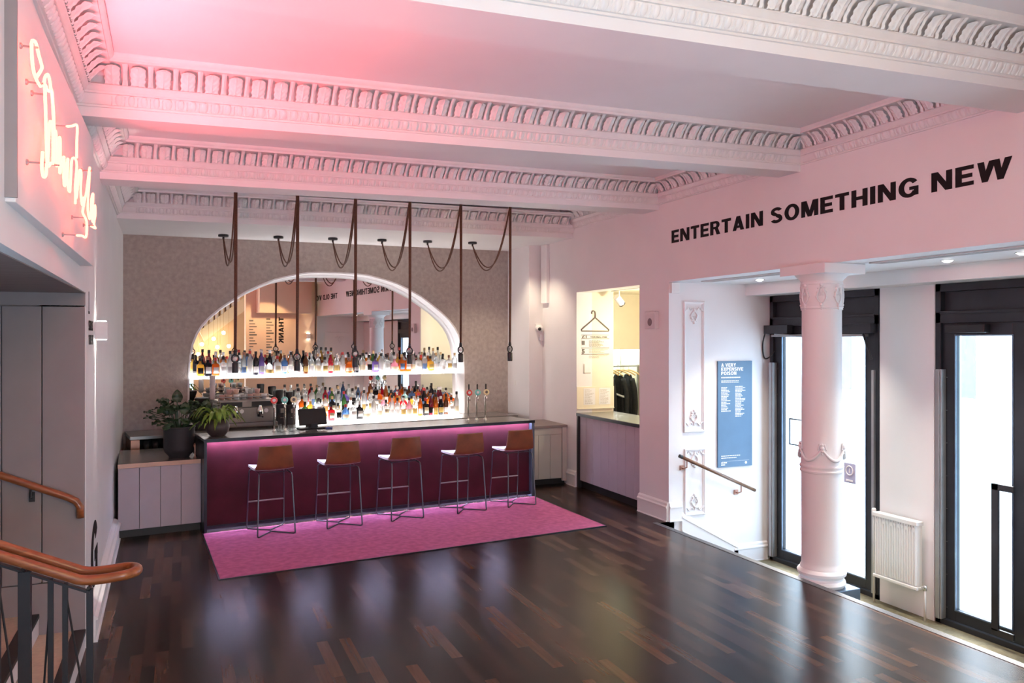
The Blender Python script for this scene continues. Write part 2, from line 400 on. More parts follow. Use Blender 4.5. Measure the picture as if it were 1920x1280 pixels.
st('wall_back', wall_arch(), CONCRETE, loc=WA, rz=WRZ)
# white plastered reveal of the arch with a stepped inner edge
m = MB(); n = len(arch)
def rv(k, t):  # arch outline shrunk by k
    return [(AC+(s-AC)*(1-k/2.245), t, .9+(z-.9)*(1-k/2.43)) for s, z in arch]
rings = [rv(-.0,-.004), rv(.022,-.006), rv(.026,.0), rv(.03,.20), rv(.05,.205), rv(.055,.235), rv(.058,.58)]
v = [p for r in rings for p in r]
f = [(j*n+i, j*n+i+1, (j+1)*n+i+1, (j+1)*n+i) for j in range(len(rings)-1) for i in range(n-1)]
m.add(v, f); st('trim_2', m, PLASTER, loc=WA, rz=WRZ, smooth=True, auto=.6)
# pier in the back right corner
st('wall_pier', MB().box(5.375,12.25,0,5.66,13.5,4.3), PLASTER)
# rear of the room (seen only in the mirror)
st('wall_rear', MB().box(3.45,1.1,-.1,5.6,1.3,4.6).box(2.3,-.9,-.1,3.6,-.75,4.6).box(3.75,1.3,3.05,5.3,1.75,4.3).box(-1,-3.2,-.1,5.7,-3,4.6), ORANGE)
# lobby shell
st('wall_lobby_far', MB().box(XR+.27,8.476,-.75,7.5,8.6,3.2).box(5.44,8.476,-.75,XR+.27,8.6,-.001), PLASTER)
st('wall_lobby_near', MB().box(XR+.27,.95,-.75,7.5,1.1,3.2), PLASTER)
st('wall_front', MB().box(7.15,5.94,-.75,7.55,6.64,2.99).box(7.2,1.1,-.75,7.5,4.05,2.99).box(7.2,1.1,2.80,7.5,8.476,3.2).box(7.2,8.44,-.75,7.5,8.476,3.2), PLASTER, bev=.012)
st('ceiling_lobby', MB().box(XR+.26,1.1,2.99,7.5,8.476,3.15).box(6.80,1.1,2.84,7.2,8.476,2.99), PLASTER)
# stairwell shell on the left
st('wall_stair', MB().box(-3.2,6.65,-.1,XL(6.65)-.012,6.75,2.75).box(-3.3,2.3,-.1,-3.2,6.75,2.75).box(-3.2,2.3,-.1,-.9,2.4,2.75), PANELD)
m = MB()   # vertical boards with a top rail and a low rail on the stair wall
xs = [-2.68,-2.43,-2.18,-1.93,-1.68,-1.43,-1.18,-.93]
for a, b in zip(xs, xs[1:]+[XL(6.65)-.004]): m.box(a+.003,6.628,.52,b-.003,6.652,2.515)
m.box(-2.7,6.628,2.523,XL(6.65)-.004,6.652,2.62); m.box(-2.7,6.628,.05,XL(6.65)-.004,6.652,.513)
st('trim_3', m, PANELD, bev=.003)
st('ceiling_stair', MB().box(-3.2,2.4,2.615,XL(6.65)-.002,6.65,2.7), GREYWOOD)
m = MB()
for i in range(7): m.box(-3.2,3.0,-.05,-.655-.297*i,6.628,.15*(i+1)-.004)
st('floor_stair_treads', m, TREAD)
m = MB()
for i in range(7): m.box(-.735-.297*i,3.0,.15*(i+1)-.03,-.648-.297*i,6.627,.15*(i+1))
st('trim_4', m, NOSING, bev=.003)
m = MB()
for i in range(7): m.box(-.656-.297*i,3.0,.15*i,-.652-.297*i,6.627,.15*(i+1)-.03)
st('trim_5', m, PINKW)

# ------------------------------------------------------------------ ceiling, beams, ornamented cornices
def ceil_z(x): return 4.27+tilt(x)
st('ceiling', MB().prism([(-1.4,-3.2),(6,-3.2),(6,14.2),(-1.4,14.2)], [ceil_z(-1.4),ceil_z(6),ceil_z(6),ceil_z(-1.4)], 4.7), PLASTER)
# beams: near edge (left,right), far edge (left,right), soffit height (left,right)
zl, zr = 3.92+tilt(-.65), 3.92
BEAMS = [(3.35,3.57,3.69,3.975,zl,zr),(5.78,6.18,6.04,6.49,zl,zr),(7.99,8.70,8.32,9.07,zl,zr),(10.70,11.13,13.6,14.3,3.73,3.845)]
for nl, nr, fl, fr, a, b in BEAMS:
    x0, x1 = -.8, XR+.02
    k0 = (x0+.65)/(XR+.65); g = lambda l, r, k: l+(r-l)*k
    st('ceiling_beam', MB().prism([(x0,g(nl,nr,k0)),(x1,nr),(x1,fr),(x0,g(fl,fr,k0))], [g(a,b,k0),b,b,g(a,b,k0)], [4.5]*4), PLASTER)
PROF = [(0,.062),(.016,.062),(.018,.074),(.03,.076),(.05,.10),(.058,.128),(.058,.135),(.068,.137),(.068,.15),(.075,.155),(.08,.172),(.092,.182),(.092,.19),
        (.045,.194),(.045,.25),(.07,.285),(.12,.300),(.165,.302),(.215,.302),(.215,.318),(.228,.326),(.242,.343),(.242,.352)]
def leaf(m, base, du, dn, dz, w, hook=1):
    """one acanthus leaf: lobed outline, raised rib, tip curling out over the cove"""
    nu, nv = 12, 13
    def fn(u, v):
        q = (u-.5)*2
        lob = 1-.15*abs(sin(v*pi*3.5))
        top = sqrt(max(0,1-(max(0,v-.72)/.30)**2)) if v > .72 else 1
        x = q*w*.345*lob*top*(.86+.14*v)
        z = .191+.104*v
        p0 = .078+.022*v+.065*v*v          # cove surface
        rib = .009*max(0,1-abs(q)*5) + .006*sin(v*pi*7-abs(q)*7)*(1-.4*abs(q))*min(1,abs(q)*4)
        out = .012 + .022*sqrt(max(0,1-q*q*.92))*(.35+.65*min(1,v*3)) + rib + .05*max(0,v-.62)**1.3*(1-q*q*.6)
        z2 = z-.035*max(0,v-.85)*3*(1-q*q*.5)
        p = p0+out
        return base+du*x+dn*p+dz*z2
    m.grid(fn, nu, nv)
    def fw(u, v):   # water leaf filling the space to the next acanthus
        q = (u-.5)*2; z = .191+.111*v; p0 = .088+.02*v+.07*v**2.2
        return base+du*(w*.5+q*w*.115*(1-.25*sin(v*pi)))+dn*(p0+.010*(1-abs(q))+.004*sin(v*pi*5))+dz*z
    m.grid(fw, 4, 8)
def egg(m, base, du, dn, dz, w):
    def fn(u, v):
        q = (u-.5)*2
        wd = sqrt(max(0,1-(2*v-1.12)**2*.78))
        return base+du*(q*w*.34*wd)+dn*(.030+.026*v+.018*sqrt(max(0,1-q*q))*wd)+dz*(.074+.056*v)
    m.grid(fn, 6, 5)
    for sg in (-.5,):   # dart
        def fd(u, v): return base+du*(w*sg+(u-.5)*w*.16*(1-v*.4))+dn*(.030+.028*v+.008*(1-abs(u-.5)*2))+dz*(.074+.05*v)
        m.grid(fd, 2, 2)
def cornice(name, p0, p1, z0, z1, nrm, pitch=.15, skip=.22):
    P0, P1 = Vector((*p0,z0)), Vector((*p1,z1)); d = P1-P0; Ln = d.length; du = d.normalized()
    dn = Vector((*nrm,0)).normalized(); dz = Vector((0,0,1))
    m = MB(); n = len(PROF)
    v = [P0+dn*p+dz*z for p, z in PROF]+[P1+dn*p+dz*z for p, z in PROF]
    m.add(v, [(i,i+1,n+i+1,n+i) for i in range(n-1)])
    k = max(1, round((Ln-2*skip)/pitch)); pt = (Ln-2*skip)/k
    for i in range(k+1): leaf(m, P0+du*(skip+i*pt), du, dn, dz, pt)
    for i in range(2*k): egg(m, P0+du*(skip+(i+.5)*pt/2), du, dn, dz, pt/2)
    return st(name, m, CORNICE, smooth=True, auto=.7)
tn = 6
for nl, nr, fl, fr, a, b in BEAMS:
    d = Vector((XR+.65, nr-nl)); nn = (d.y, -d.x)
    cornice('trim_%d' % tn, (XL(nl),nl), (XR,nr), a, b, nn); tn += 1
for i, (y0, y1) in enumerate(((-.5,3.5),(3.8,6.0),(6.2,8.4),(8.5,10.9))):
    cornice('trim_%d' % tn, (XL(y0),y0), (XL(y1),y1), zl, zl, (1,0)); tn += 1
for i, (y0, y1) in enumerate(((1.35,3.57),(3.975,6.18),(6.49,8.70),(9.07,11.13))):
    cornice('trim_%d' % tn, (XR,y0), (XR,y1), zr, zr, (-1,0)); tn += 1

# ------------------------------------------------------------------ skirtings
SK = [(0,0),(.035,0),(.035,.012),(.028,.015),(.028,.165),(.036,.17),(.036,.185),(.024,.20),(.02,.225),(.006,.24),(0,.243)]
def skirt(name, p0, p1, nrm, z0=0, z1=0, k=1.0):
    P0, P1 = Vector((*p0,z0)), Vector((*p1,z1)); dn = Vector((*nrm,0)).normalized(); n = len(SK)
    v = [P0+dn*p*k+Vector((0,0,z)) for p, z in SK]+[P1+dn*p*k+Vector((0,0,z)) for p, z in SK]
    m = MB().add(v, [(i,i+1,n+i+1,n+i) for i in range(n-1)]+[tuple(range(n)), tuple(range(n,2*n))[::-1]])
    return st(name, m, PLASTER)
skirt('baseboard_left', (XL(6.75),6.75), (XL(10.12),10.12), (1,0), k=2.0)
skirt('baseboard_right', (XR,8.476), (XR,9.167), (-1,0), k=1.2)
skirt('baseboard_coat_side', (XR,10.997), (XR,11.3), (-1,0))
# stepped skirting down the lobby side wall
skirt('baseboard_lobby_top', (5.62,8.476), (5.80,8.476), (0,-1))
skirt('baseboard_lobby_ramp', (5.80,8.476), (6.66,8.476), (0,-1), -.13, -.60)
skirt('baseboard_lobby_end', (6.60,8.476), (7.14,8.476), (0,-1), -.62, -.62)
# ------------------------------------------------------------------ entrance lobby
def bez(pts, n=8):
    """smooth Catmull-Rom through points"""
    P = [Vector(p) for p in pts]; P = [P[0]*2-P[1]]+P+[P[-1]*2-P[-2]]; out = []
    for i in range(1, len(P)-2):
        for k in range(n):
            t = k/n; a,b,c,d = P[i-1:i+3]
            out.append(.5*((2*b)+(c-a)*t+(2*a-5*b+4*c-d)*t*t+(3*b-3*c+d-a)*t**3))
    out.append(P[-2]); return out
# column
col = thing('column', 'white cast column with ornamented capital and ringed shaft at the entrance', 'column', (5.755,6.04,-.62))
prof = [(.205,.515),(.215,.53),(.222,.55),(.215,.575),(.198,.585),(.196,.60),(.205,.61),(.224,.63),(.228,.655),(.215,.675),(.20,.685),(.199,.70),(.189,.72),(.188,.75),
        (.189,1.60),(.191,1.61),(.20,1.615),(.203,1.63),(.197,1.64),(.197,1.655),(.203,1.66),(.205,1.675),(.199,1.685),(.192,1.69),(.192,1.88),(.188,1.90),(.183,2.6),(.183,3.185),
        (.190,3.19),(.192,3.20),(.186,3.21),(.186,3.42),(.194,3.425),(.194,3.44),(.188,3.45),(.19,3.455),(.205,3.475),(.23,3.50),(.25,3.515),(.25,3.52)]
obj('shaft', MB().lathe(prof, 48), PLASTER, col, smooth=True, auto=.5)
obj('plinth', MB().box(-.245,-.245,0,.245,.245,.515), BLUEMET, col, bev=.006)
obj('abacus', MB().box(-.25,-.30,3.515,.25,.30,3.61), PLASTER, col, bev=.004)
def scroll(cx, cz, w, h, R, k=1):
    """ornament: lyre of two curling stems with buds, wrapped on a cylinder of radius R (R=None: flat)"""
    m = MB()
    def put(x, z, o):
        if R: a = x/R; return ((R+o)*cos(cx+a), (R+o)*sin(cx+a), cz+z)
        return (cx+x, -o, cz+z)
    for sg in (-1,1):
        pts = []
        for i in range(22):
            t = i/21
            x = sg*w*(.08+.5*sin(pi*min(1,t*1.15))**.8*(1-.25*t)); z = h*(-.5+t)
            if t > .8: x = sg*w*(.30-.9*(t-.8)); 
            pts.append(put(x, z, .008*k))
        m.tube(pts, [.006*k+.004*k*sin(pi*i/21) for i in range(22)], 6)
        for q in range(3):
            c = put(sg*w*(.62-.12*q), h*(-.1+.25*q), .006*k); m.sphere(c, .011*k, 4)
        for q in range(10):
            a0 = q/9*pi*1.6
            pass
        m.tube([put(sg*w*(.18+.12*cos(a*.5)), h*(.08+.12*sin(a*.5)), .01*k) for a in range(0,12)], .004*k, 5)
    for z, r in ((.58,.017),(.44,.012),(-.58,.016),(-.72,.011),(-.84,.008)): m.sphere(put(0,h*z,.006*k), r*k, 5)
    return m
for i in range(7): obj('capital_ornament', scroll(2*pi*i/7+.35, 3.32, .075, .16, .186), PLASTER, col, smooth=True)
def garland():
    m = MB(); R = .195
    for i in range(5):
        a0 = 2*pi*i/5+.2; w = 2*pi/5
        pts = [((R+.012)*cos(a0+w*t), (R+.012)*sin(a0+w*t), 1.85-.11*sin(pi*t)) for t in [k/14 for k in range(15)]]
        m.tube(pts, [.008+.009*sin(pi*k/14) for k in range(15)], 6)
        for k, (dz, r) in enumerate(((.0,.022),(.03,.015),(-.03,.014),(-.055,.01))): m.sphere(((R+.01)*cos(a0), (R+.01)*sin(a0), 1.86+dz), r, 5)
        for sg in (-1,1): m.tube([((R+.01)*cos(a0+sg*(.05+.16*t)), (R+.01)*sin(a0+sg*(.05+.16*t)), 1.87+.03*sin(t*5)) for t in [k/8 for k in range(9)]], .006, 5)
    return m
obj('garland_band', garland(), PLASTER, col, smooth=True)

# doors: facade at X 7.18, facing the room is -X
def leaf_door(par, y0, y1, z0=-.56, z1=2.44, fr=.15, xx=7.19, glass_l=None, bottom=.12):
    """leaf between y0 (near) and y1 (far)"""
    lf = obj('door_leaf', MB().box(xx,y0,z0,xx+.055,y0+fr,z1).box(xx,y1-fr,z0,xx+.055,y1,z1).box(xx,y0+fr,z0,xx+.055,y1-fr,z0+bottom).box(xx,y0+fr,z1-.13,xx+.055,y1-fr,z1), DOORMET, par, bev=.004)
    obj('glass', MB().box(xx+.022,y0+fr,z0+bottom,xx+.03,y1-fr,z1-.13), GLASS, lf)
    m = MB(); a, b, c, d = y0+fr, y1-fr, z0+bottom, z1-.13
    m.box(xx-.008,a-.014,c-.014,xx+.01,a,d+.014).box(xx-.008,b,c-.014,xx+.01,b+.014,d+.014).box(xx-.008,a,c-.014,xx+.01,b,c).box(xx-.008,a,d,xx+.01,b,d+.014)
    obj('glazing_bead', m, BLUEMET, lf)
    return lf
def frame_door(name, y0, y1, xx=7.16):
    d = thing(name, None, None, (0,0,0), kind='structure')
    m = MB().box(xx,y0,-.62,xx+.12,y0+.06,2.84).box(xx,y1-.06,-.62,xx+.12,y1,2.84).box(xx,y0,2.44,xx+.12,y1,2.55).box(xx,y0,2.76,xx+.12,y1,2.84)
    m.box(xx+.06,y0+.06,2.55,xx+.09,y1-.06,2.76).box(xx-.012,y0+.06,2.53,xx,y1-.06,2.56)
    m.box(xx,y0,-.62,xx+.12,y1,-.565)
    obj('door_frame', m, DOORMET, d, bev=.003)
    return d
d1 = frame_door('door_1', 6.66, 8.44)
l1 = leaf_door(d1, 6.72, 8.38)
def guard(par, y, n=8, z0=-.56, z1=1.97):
    g = obj('hinge_guard', MB().box(7.115,y-.03,z0,7.185,y-.012,z1).box(7.105,y-.012,z0,7.185,y+.035,z1), GREYMET, par, bev=.003)
    m = MB()
    for i in range(n): m.lathe([(.0045,0),(.0045,.006),(.001,.008)], 8, (7.19-.012,y-.045,z0+.12+i*(z1-z0-.2)/(n-1)), 'x')
    obj('screw', m, CHROME, g)
guard(d1, 8.36)
obj('hinge_guard', MB().box(7.13,6.70,-.56,7.185,6.735,1.93), GREYMET, d1, bev=.003)
obj('push_bar_handle', MB().tube([(7.12,8.02,1.27),(7.12,8.02,.95),(7.12,7.55,.95),(7.12,7.55,1.27)], .011, 8, True), SATIN, l1)
ob = obj('door_closer', MB().box(7.06,8.0,2.345,7.15,8.50-.06,2.455), DOORMET, d1, bev=.004)
obj('closer_arm', MB().tube([(7.08,8.25,2.345),(7.09,7.8,2.31),(7.12,7.4,2.32)], .012, 6), GREYMET, ob)
obj('cable', MB().tube(bez([(7.07,8.42,2.36),(7.06,8.455,2.22),(7.07,8.458,2.08),(7.09,8.44,2.02),(7.12,8.38,2.05),(7.15,8.34,2.12)],6), .009, 6), BLACK, ob)
obj('header_bar', MB().box(7.10,6.80,2.305,7.16,8.34,2.335), GREYMET, d1, bev=.003)
ob = obj('door_closer', MB().box(7.06,6.68,2.345,7.15,7.0,2.45), DOORMET, d1, bev=.004)
obj('closer_arm', MB().tube([(7.10,6.82,2.34),(7.10,6.70,2.05)], .014, 6), DOORMET, ob)
d2 = frame_door('door_2', 4.06, 5.935)
l2 = leaf_door(d2, 4.98, 5.87); l3 = leaf_door(d2, 4.12, 4.97)
guard(d2, 5.86)
obj('pull_handle', MB().box(7.06,5.18,-.46,7.085,5.25,.92).box(7.06,5.03,.86,7.085,5.25,.92).box(7.06,5.03,-.50,7.085,5.25,-.44), SATIN, l2, bev=.003)
obj('pull_handle', MB().box(7.06,4.70,.85,7.085,4.93,.92).box(7.06,4.70,-.46,7.085,4.76,.92).box(7.06,4.70,-.5,7.085,4.93,-.44), GREYMET, l3, bev=.003)
ob = obj('door_closer', MB().box(7.10,5.35,2.34,7.19,5.78,2.42), SATIN, d2, bev=.005)
# no-entry plate on the glass
sg = thing('door_sign', 'small lilac plate with white ring on the door glass behind the column', 'sign', (7.175,7.09,.72))
obj('plate', MB().box(0,-.085,-.115,.006,.085,.115), mat('lilac_plate', (.42,.44,.62), .5), sg)
m = MB(); m.tube([(-.003,.052*cos(a),.03+.052*sin(a)) for a in [2*pi*k/20 for k in range(20)]], .007, 6, True); m.box(-.006,-.006,.005,-.001,.006,.055); m.box(-.006,-.05,-.095,-.001,.05,-.075)
obj('mark', m, PRINT, sg)

# radiator under the pier
r = thing('radiator', 'white ribbed panel radiator on the pier between the doors', 'radiator', (7.06,6.31,-.62))
m = MB(); m.box(-.035,-.275,.33,.03,.275,.98)
for i in range(17): y = -.255+i*.0319; m.prism([(-.052,y-.007),(-.035,y-.014),(-.035,y+.014),(-.052,y+.007)], [.345]*4, [.965]*4)
obj('panel', m, WHITE, r, bev=.003)
obj('top_grille', MB().box(-.062,-.285,.965,.04,.285,1.008), WHITE, r, bev=.006)
obj('bottom_rail', MB().box(-.06,-.285,.30,.035,.285,.335), WHITE, r, bev=.008)
m = MB()
for i in range(11): y = -.24+i*.048; m.prism([(-.053,y-.018),(-.053,y+.018),(-.05,y)], [.93,.93,.89], [.945]*3)
obj('heat_fin', m, WHITE, r)
obj('pipe', MB().tube([(0,-.30,.34),(0,-.335,.34),(0,-.335,.0)], .012, 8), WHITE, r, smooth=True)
obj('pipe', MB().tube([(0,.29,.94),(0,.32,.94),(0,.32,.0)], .012, 8), WHITE, r, smooth=True)
vt = obj('valve', MB().lathe([(.014,-.03),(.02,-.02),(.02,.02),(.012,.03)], 12, (0,-.335,.34)), CHROME, r, smooth=True)
obj('valve', MB().lathe([(.018,-.0),(.024,.01),(.024,.07),(.018,.085)], 12, (0,.32,.95)), WHITE, r, smooth=True)

# mouldings on the lobby side wall
def moulded(name, x0, x1, z0, z1, label, orn, Y=8.476):
    p = thing(name, label, 'wall panel', ((x0+x1)/2, Y, z0))
    w = (x1-x0)/2; h = z1-z0; pr = [(0,0),(.014,0),(.022,.008),(.022,.016),(.014,.024),(.010,.034),(0,.036)]
    m = MB(); cor = [(-w,0),(w,0),(w,h),(-w,h)]; sg = [(1,1),(-1,1),(-1,-1),(1,-1)]
    v = [(cor[c][0]+sg[c][0]*d, -o, cor[c][1]+sg[c][1]*d) for c in range(4) for o, d in pr]
    n = len(pr); m.add(v, [(c*n+i, ((c+1)%4)*n+i, ((c+1)%4)*n+i+1, c*n+i+1) for c in range(4) for i in range(n-1)])
    obj('frame', m, PLASTER, p)
    for zc, up in orn:
        o = scroll(0, 0, .085, .13, None, 1.1)
        if not up: o.xf(lambda q: (q[0], q[1], -q[2]))
        o.xf(lambda q: (q[0], q[1], q[2]+zc))
        for s in (-1,1):
            o.tube([(s*(.03+.10*t), -.008, zc+(-.1 if up else .1)+(.02 if up else -.02)*sin(t*9)) for t in [k/12 for k in range(13)]], .007, 6)
            o.sphere((s*.13,-.006,zc+(-.075 if up else .075)), .014, 5)
        obj('ornament', o, PLASTER, p, smooth=True)
    return p
moulded('moulded_panel', 5.835, 6.15, 1.10, 2.755, 'tall moulded plaster panel, upper one on the lobby side wall', ((.2,True),(1.46,False)))
moulded('moulded_panel', 5.845, 6.16, .05, .895, 'short moulded plaster panel behind the sloping handrail', ((.18,True),(.69,False)))
q = moulded('moulded_panel', 5.9, 6.9, .5, 2.5, 'large moulded plaster panel seen reflected in the bar mirror', ((.3,True),(1.75,False)), 1.1)
q.rotation_euler = (0,0,pi)
# poster
p = thing('poster_board', 'slate blue theatre poster board with white print on the lobby wall', 'poster', (6.615,8.474,.63))
obj('board', MB().box(-.27,-.022,0,.27,0,1.365), POSTER, p, bev=.002)
MP = lambda x, z: basis((1,0,0),(0,0,1),(0,-1,0),(x,-.0225,z))
t = sign_mesh('title', 'A VERY\nEXPENSIVE\nPOISON', .345, .15, PRINT, .0005)
text_obj(t, 'title_print', MP(-.22,1.185), p)
def lines(rows, x, z, h, dz, seed=1, rag=True, wmax=.2):
    rnd = random.Random(seed); m = MB()
    for i in range(rows):
        w = wmax*(rnd.uniform(.5,1) if rag else 1); xx = x
        while xx < x+w:
            l = rnd.uniform(.015,.04); m.box(xx,-.0235,z-i*dz,min(xx+l,x+w),-.0222,z-i*dz+h); xx += l+.006
    return m
obj('subtitle_print', lines(1,-.22,1.145,.014,.03,3,False,.30), PRINT, p)
obj('credit_print', lines(2,-.22,1.105,.008,.018,5,True,.34), PRINT, p)
obj('cast_list_print', lines(17,-.22,1.02,.010,.019,8,True,.15), PRINT, p)
obj('crew_list_print', lines(23,0,1.03,.009,.0175,9,True,.165), PRINT, p)
obj('footer_print', lines(2,-.22,.14,.010,.026,10,True,.38).add([(-.21,-.0235,.075),(.22,-.0235,.075),(.22,-.0235,.077),(-.21,-.0235,.077)],[(0,1,2,3)]), PRINT, p)
obj('logo_print', lines(2,-.22,.05,.016,.026,12,True,.12), PRINT, p)
obj('crest_print', MB().sphere((.17,-.022,.045),.018,5,1,.05,1), PRINT, p)
# handrail down the entrance steps
h = thing('handrail', 'thin bronze handrail sloping down the white lobby wall', 'handrail', (5.73,8.39,.82))
obj('rail', MB().tube([(0,0,0),(1.15,0,-.505)], .021, 12), BRONZE, h, smooth=True)
obj('end_cap', MB().tube([(-.012,0,.005),(.03,0,-.013)], .023, 12), BLACK, h)
for x in (.10,.93):
    z = -.44*x
    obj('bracket', MB().tube([(x,0,z-.02),(x,0,z-.10),(x-.02,.04,z-.12),(x-.02,.086,z-.12)], .008, 8).box(x-.05,.070,z-.145,x+.01,.087,z-.085), COPPER, h)
# lobby ceiling: linear vents and downlights
def vent(y0, y1, label):
    v = thing('linear_vent', label, 'air vent', (5.98,(y0+y1)/2,2.99), group='linear vents in the lobby ceiling')
    l = (y1-y0)/2
    obj('frame', MB().box(-.075,-l,-.012,-.06,l,0).box(.06,-l,-.012,.075,l,0).box(-.075,-l,-.012,.075,-l+.012,0).box(-.075,l-.012,-.012,.075,l,0).box(-.006,-l,-.012,.006,l,0), WHITE, v)
    obj('slot', MB().box(-.06,-l+.012,-.004,-.03,l-.012,-.002), BLACK, v)
    obj('louvre', MB().box(-.03,-l+.012,-.008,-.006,l-.012,-.004).box(.01,-l+.012,-.009,.045,l-.012,-.005), GREYMET, v)
vent(6.75, 8.2, 'white linear ceiling vent left of the column'); vent(3.9, 5.6, 'white linear ceiling vent right of the column')
for y, lb in ((7.72,'round recessed downlight left of the column capital'),(6.95,'round recessed downlight half hidden behind the column capital'),(5.18,'bright recessed downlight above the radiator pier'),(4.48,'round recessed downlight at the right picture edge'),(2.6,'round recessed downlight seen only in the mirror')):
    d = thing('downlight', lb, 'ceiling light', (6.40,y,2.99), group='downlights in the lobby ceiling')
    obj('trim_ring', MB().lathe([(.046,-.001),(.058,-.001),(.060,-.004),(.054,-.006),(.046,-.004)], 24), WHITE, d, smooth=True)
    obj('lens', MB().lathe([(.0005,-.022),(.02,-.019),(.038,-.010),(.046,-.002)], 24), DOWN, d)
    L = bpy.data.lights.new('downlight_lamp','SPOT'); L.energy = 110; L.color = (1,.92,.80); L.spot_size = 1.5; L.spot_blend = .6; L.shadow_soft_size = .04
    o = bpy.data.objects.new('downlight_lamp', L); COL.objects.link(o); o.parent = d; o.location = (0,0,-.03)
# small things on the wall by the opening
b = obj('junction_box', MB().box(-.06,-.05,-.065,.06,0,.065), WHITE, loc=(5.69,8.476,2.915), bev=.004, label='small white square box at the top of the opening jamb', cat='box')
sp = thing('wall_speaker', 'small pink-lit square wall speaker beside the coat check hatch', 'speaker', (XR,8.82,2.41))
obj('box', MB().box(-.06,-.115,0,0,.115,.22), mat('speaker_box_paint', (.68,.63,.64), .5), sp, bev=.004)
obj('speaker_cone', MB().lathe([(.005,-.062),(.040,-.062),(.045,-.065),(.05,-.062),(.05,-.055)], 20, (0,0,.085), 'x'), mat('speaker_cone_grey', (.24,.19,.20), .7), sp, smooth=True)

# ------------------------------------------------------------------ street outside
st('ground_street', MB().box(7.5,-20,-.8,40,40,-.7), PAVE)
far = thing('street_facade', 'pale overexposed stone building across the street beyond the doors', 'building', (17,6,-.7), rz=.0)
obj('wall', MB().box(0,-20,0,1,30,9), FACADE, far)
for i, y in enumerate((-7,-3.5,.2,3.9,7.6,11.3,15)):
    w = obj('window', MB().box(-.06,y-.7,1.5,.02,y+.7,3.5).box(-.12,y-.85,1.35,.02,y+.85,1.5), FACADE, far)
    obj('window_pane', MB().box(-.075,y-.62,1.6,-.062,y-.03,3.4).box(-.075,y+.03,1.6,-.062,y+.62,3.4), FACWIN, w)
# ------------------------------------------------------------------ bar
def BF(name, mb, m, parent=None, **k): return obj(name, mb, m, parent, **k)
bar = thing('bar_counter', 'long burgundy leather fronted bar with light strips under its grey metal top', 'bar', BA, BRZ)
obj('front_panel', MB().box(.035,.030,.06,4.452,.075,1.066), BURG, bar, bev=.004)
obj('carcass', MB().box(.05,.075,.0,4.44,.6,1.066), BLACK, bar)
obj('worktop', MB().box(0,-.03,1.07,4.507,.66,1.103), COUNTER, bar, bev=.004)
obj('worktop_edge', MB().box(-.004,-.038,1.066,4.511,-.03,1.105), DARKMET, bar)
obj('end_frame', MB().box(0,-.03,0,.032,.64,1.07), DARKMET, bar, bev=.003)
obj('end_frame', MB().box(4.455,-.035,0,4.507,.64,1.07), BLUEMET, bar, bev=.003, label='blue steel end frame')
obj('plinth_edge', MB().box(.032,-.004,.04,4.455,.03,.078), DARKMET, bar)
obj('top_light_strip', MB().box(.04,-.027,1.0665,4.45,.0,1.0695), LEDV, bar)
obj('floor_light_strip', MB().box(.04,.004,.040,4.45,.03,.052), LEDF, bar)
obj('carpet', MB().prism([(-.01,-.04),(-.15,-1.99),(4.31,-2.02),(4.49,-.04)], 0, .009), CARPET, loc=BA, rz=BRZ, label='plum pink rectangular carpet inlay lying in front of the bar', cat='carpet')
obj('carpet_trim', MB().prism([(-.022,-.005),(-.165,-2.005),(-.15,-1.99),(-.01,-.005)], 0, .010).prism([(-.165,-2.005),(4.32,-2.035),(4.31,-2.02),(-.15,-1.99)], 0, .010).prism([(4.31,-2.02),(4.32,-2.035),(4.502,-.005),(4.49,-.005)],0,.010),
    DARKMET, kind='structure', loc=BA, rz=BRZ).name = 'trim_20'

# back counter under the mirror
bc = thing('back_counter', 'grey back counter running along the wall under the arched mirror', 'counter', WA, WRZ)
obj('worktop', MB().box(.02,-.75,.955,5.95,-.005,1.0), COUNTER, bc, bev=.004)
obj('cabinet_body', MB().box(.9,-.70,0,5.9,-.05,.955), PANELD, bc)
obj('end_box', MB().box(.03,-.74,.80,.14,-.1,.953), COPPER, bc, bev=.004, label='copper toned end box')
obj('open_shelf', MB().box(.14,-.70,.78,.9,-.1,.80).box(.14,-.16,.80,.9,-.1,.95), BLACK, bc)
for i in range(6):
    obj('tumbler', MB().lathe([(.03,0),(.036,.005),(.04,.11),(.037,.11),(.033,.008),(.001,.008)], 14), mat('dark_glass', (.05,.05,.05), .1), loc=W(.24+.11*i,-.55,.801),
        label='dark tumbler on the open shelf under the counter, %s from the left' % ('first','second','third','fourth','fifth','sixth')[i], cat='glass', group='tumblers on the open shelf', smooth=True)
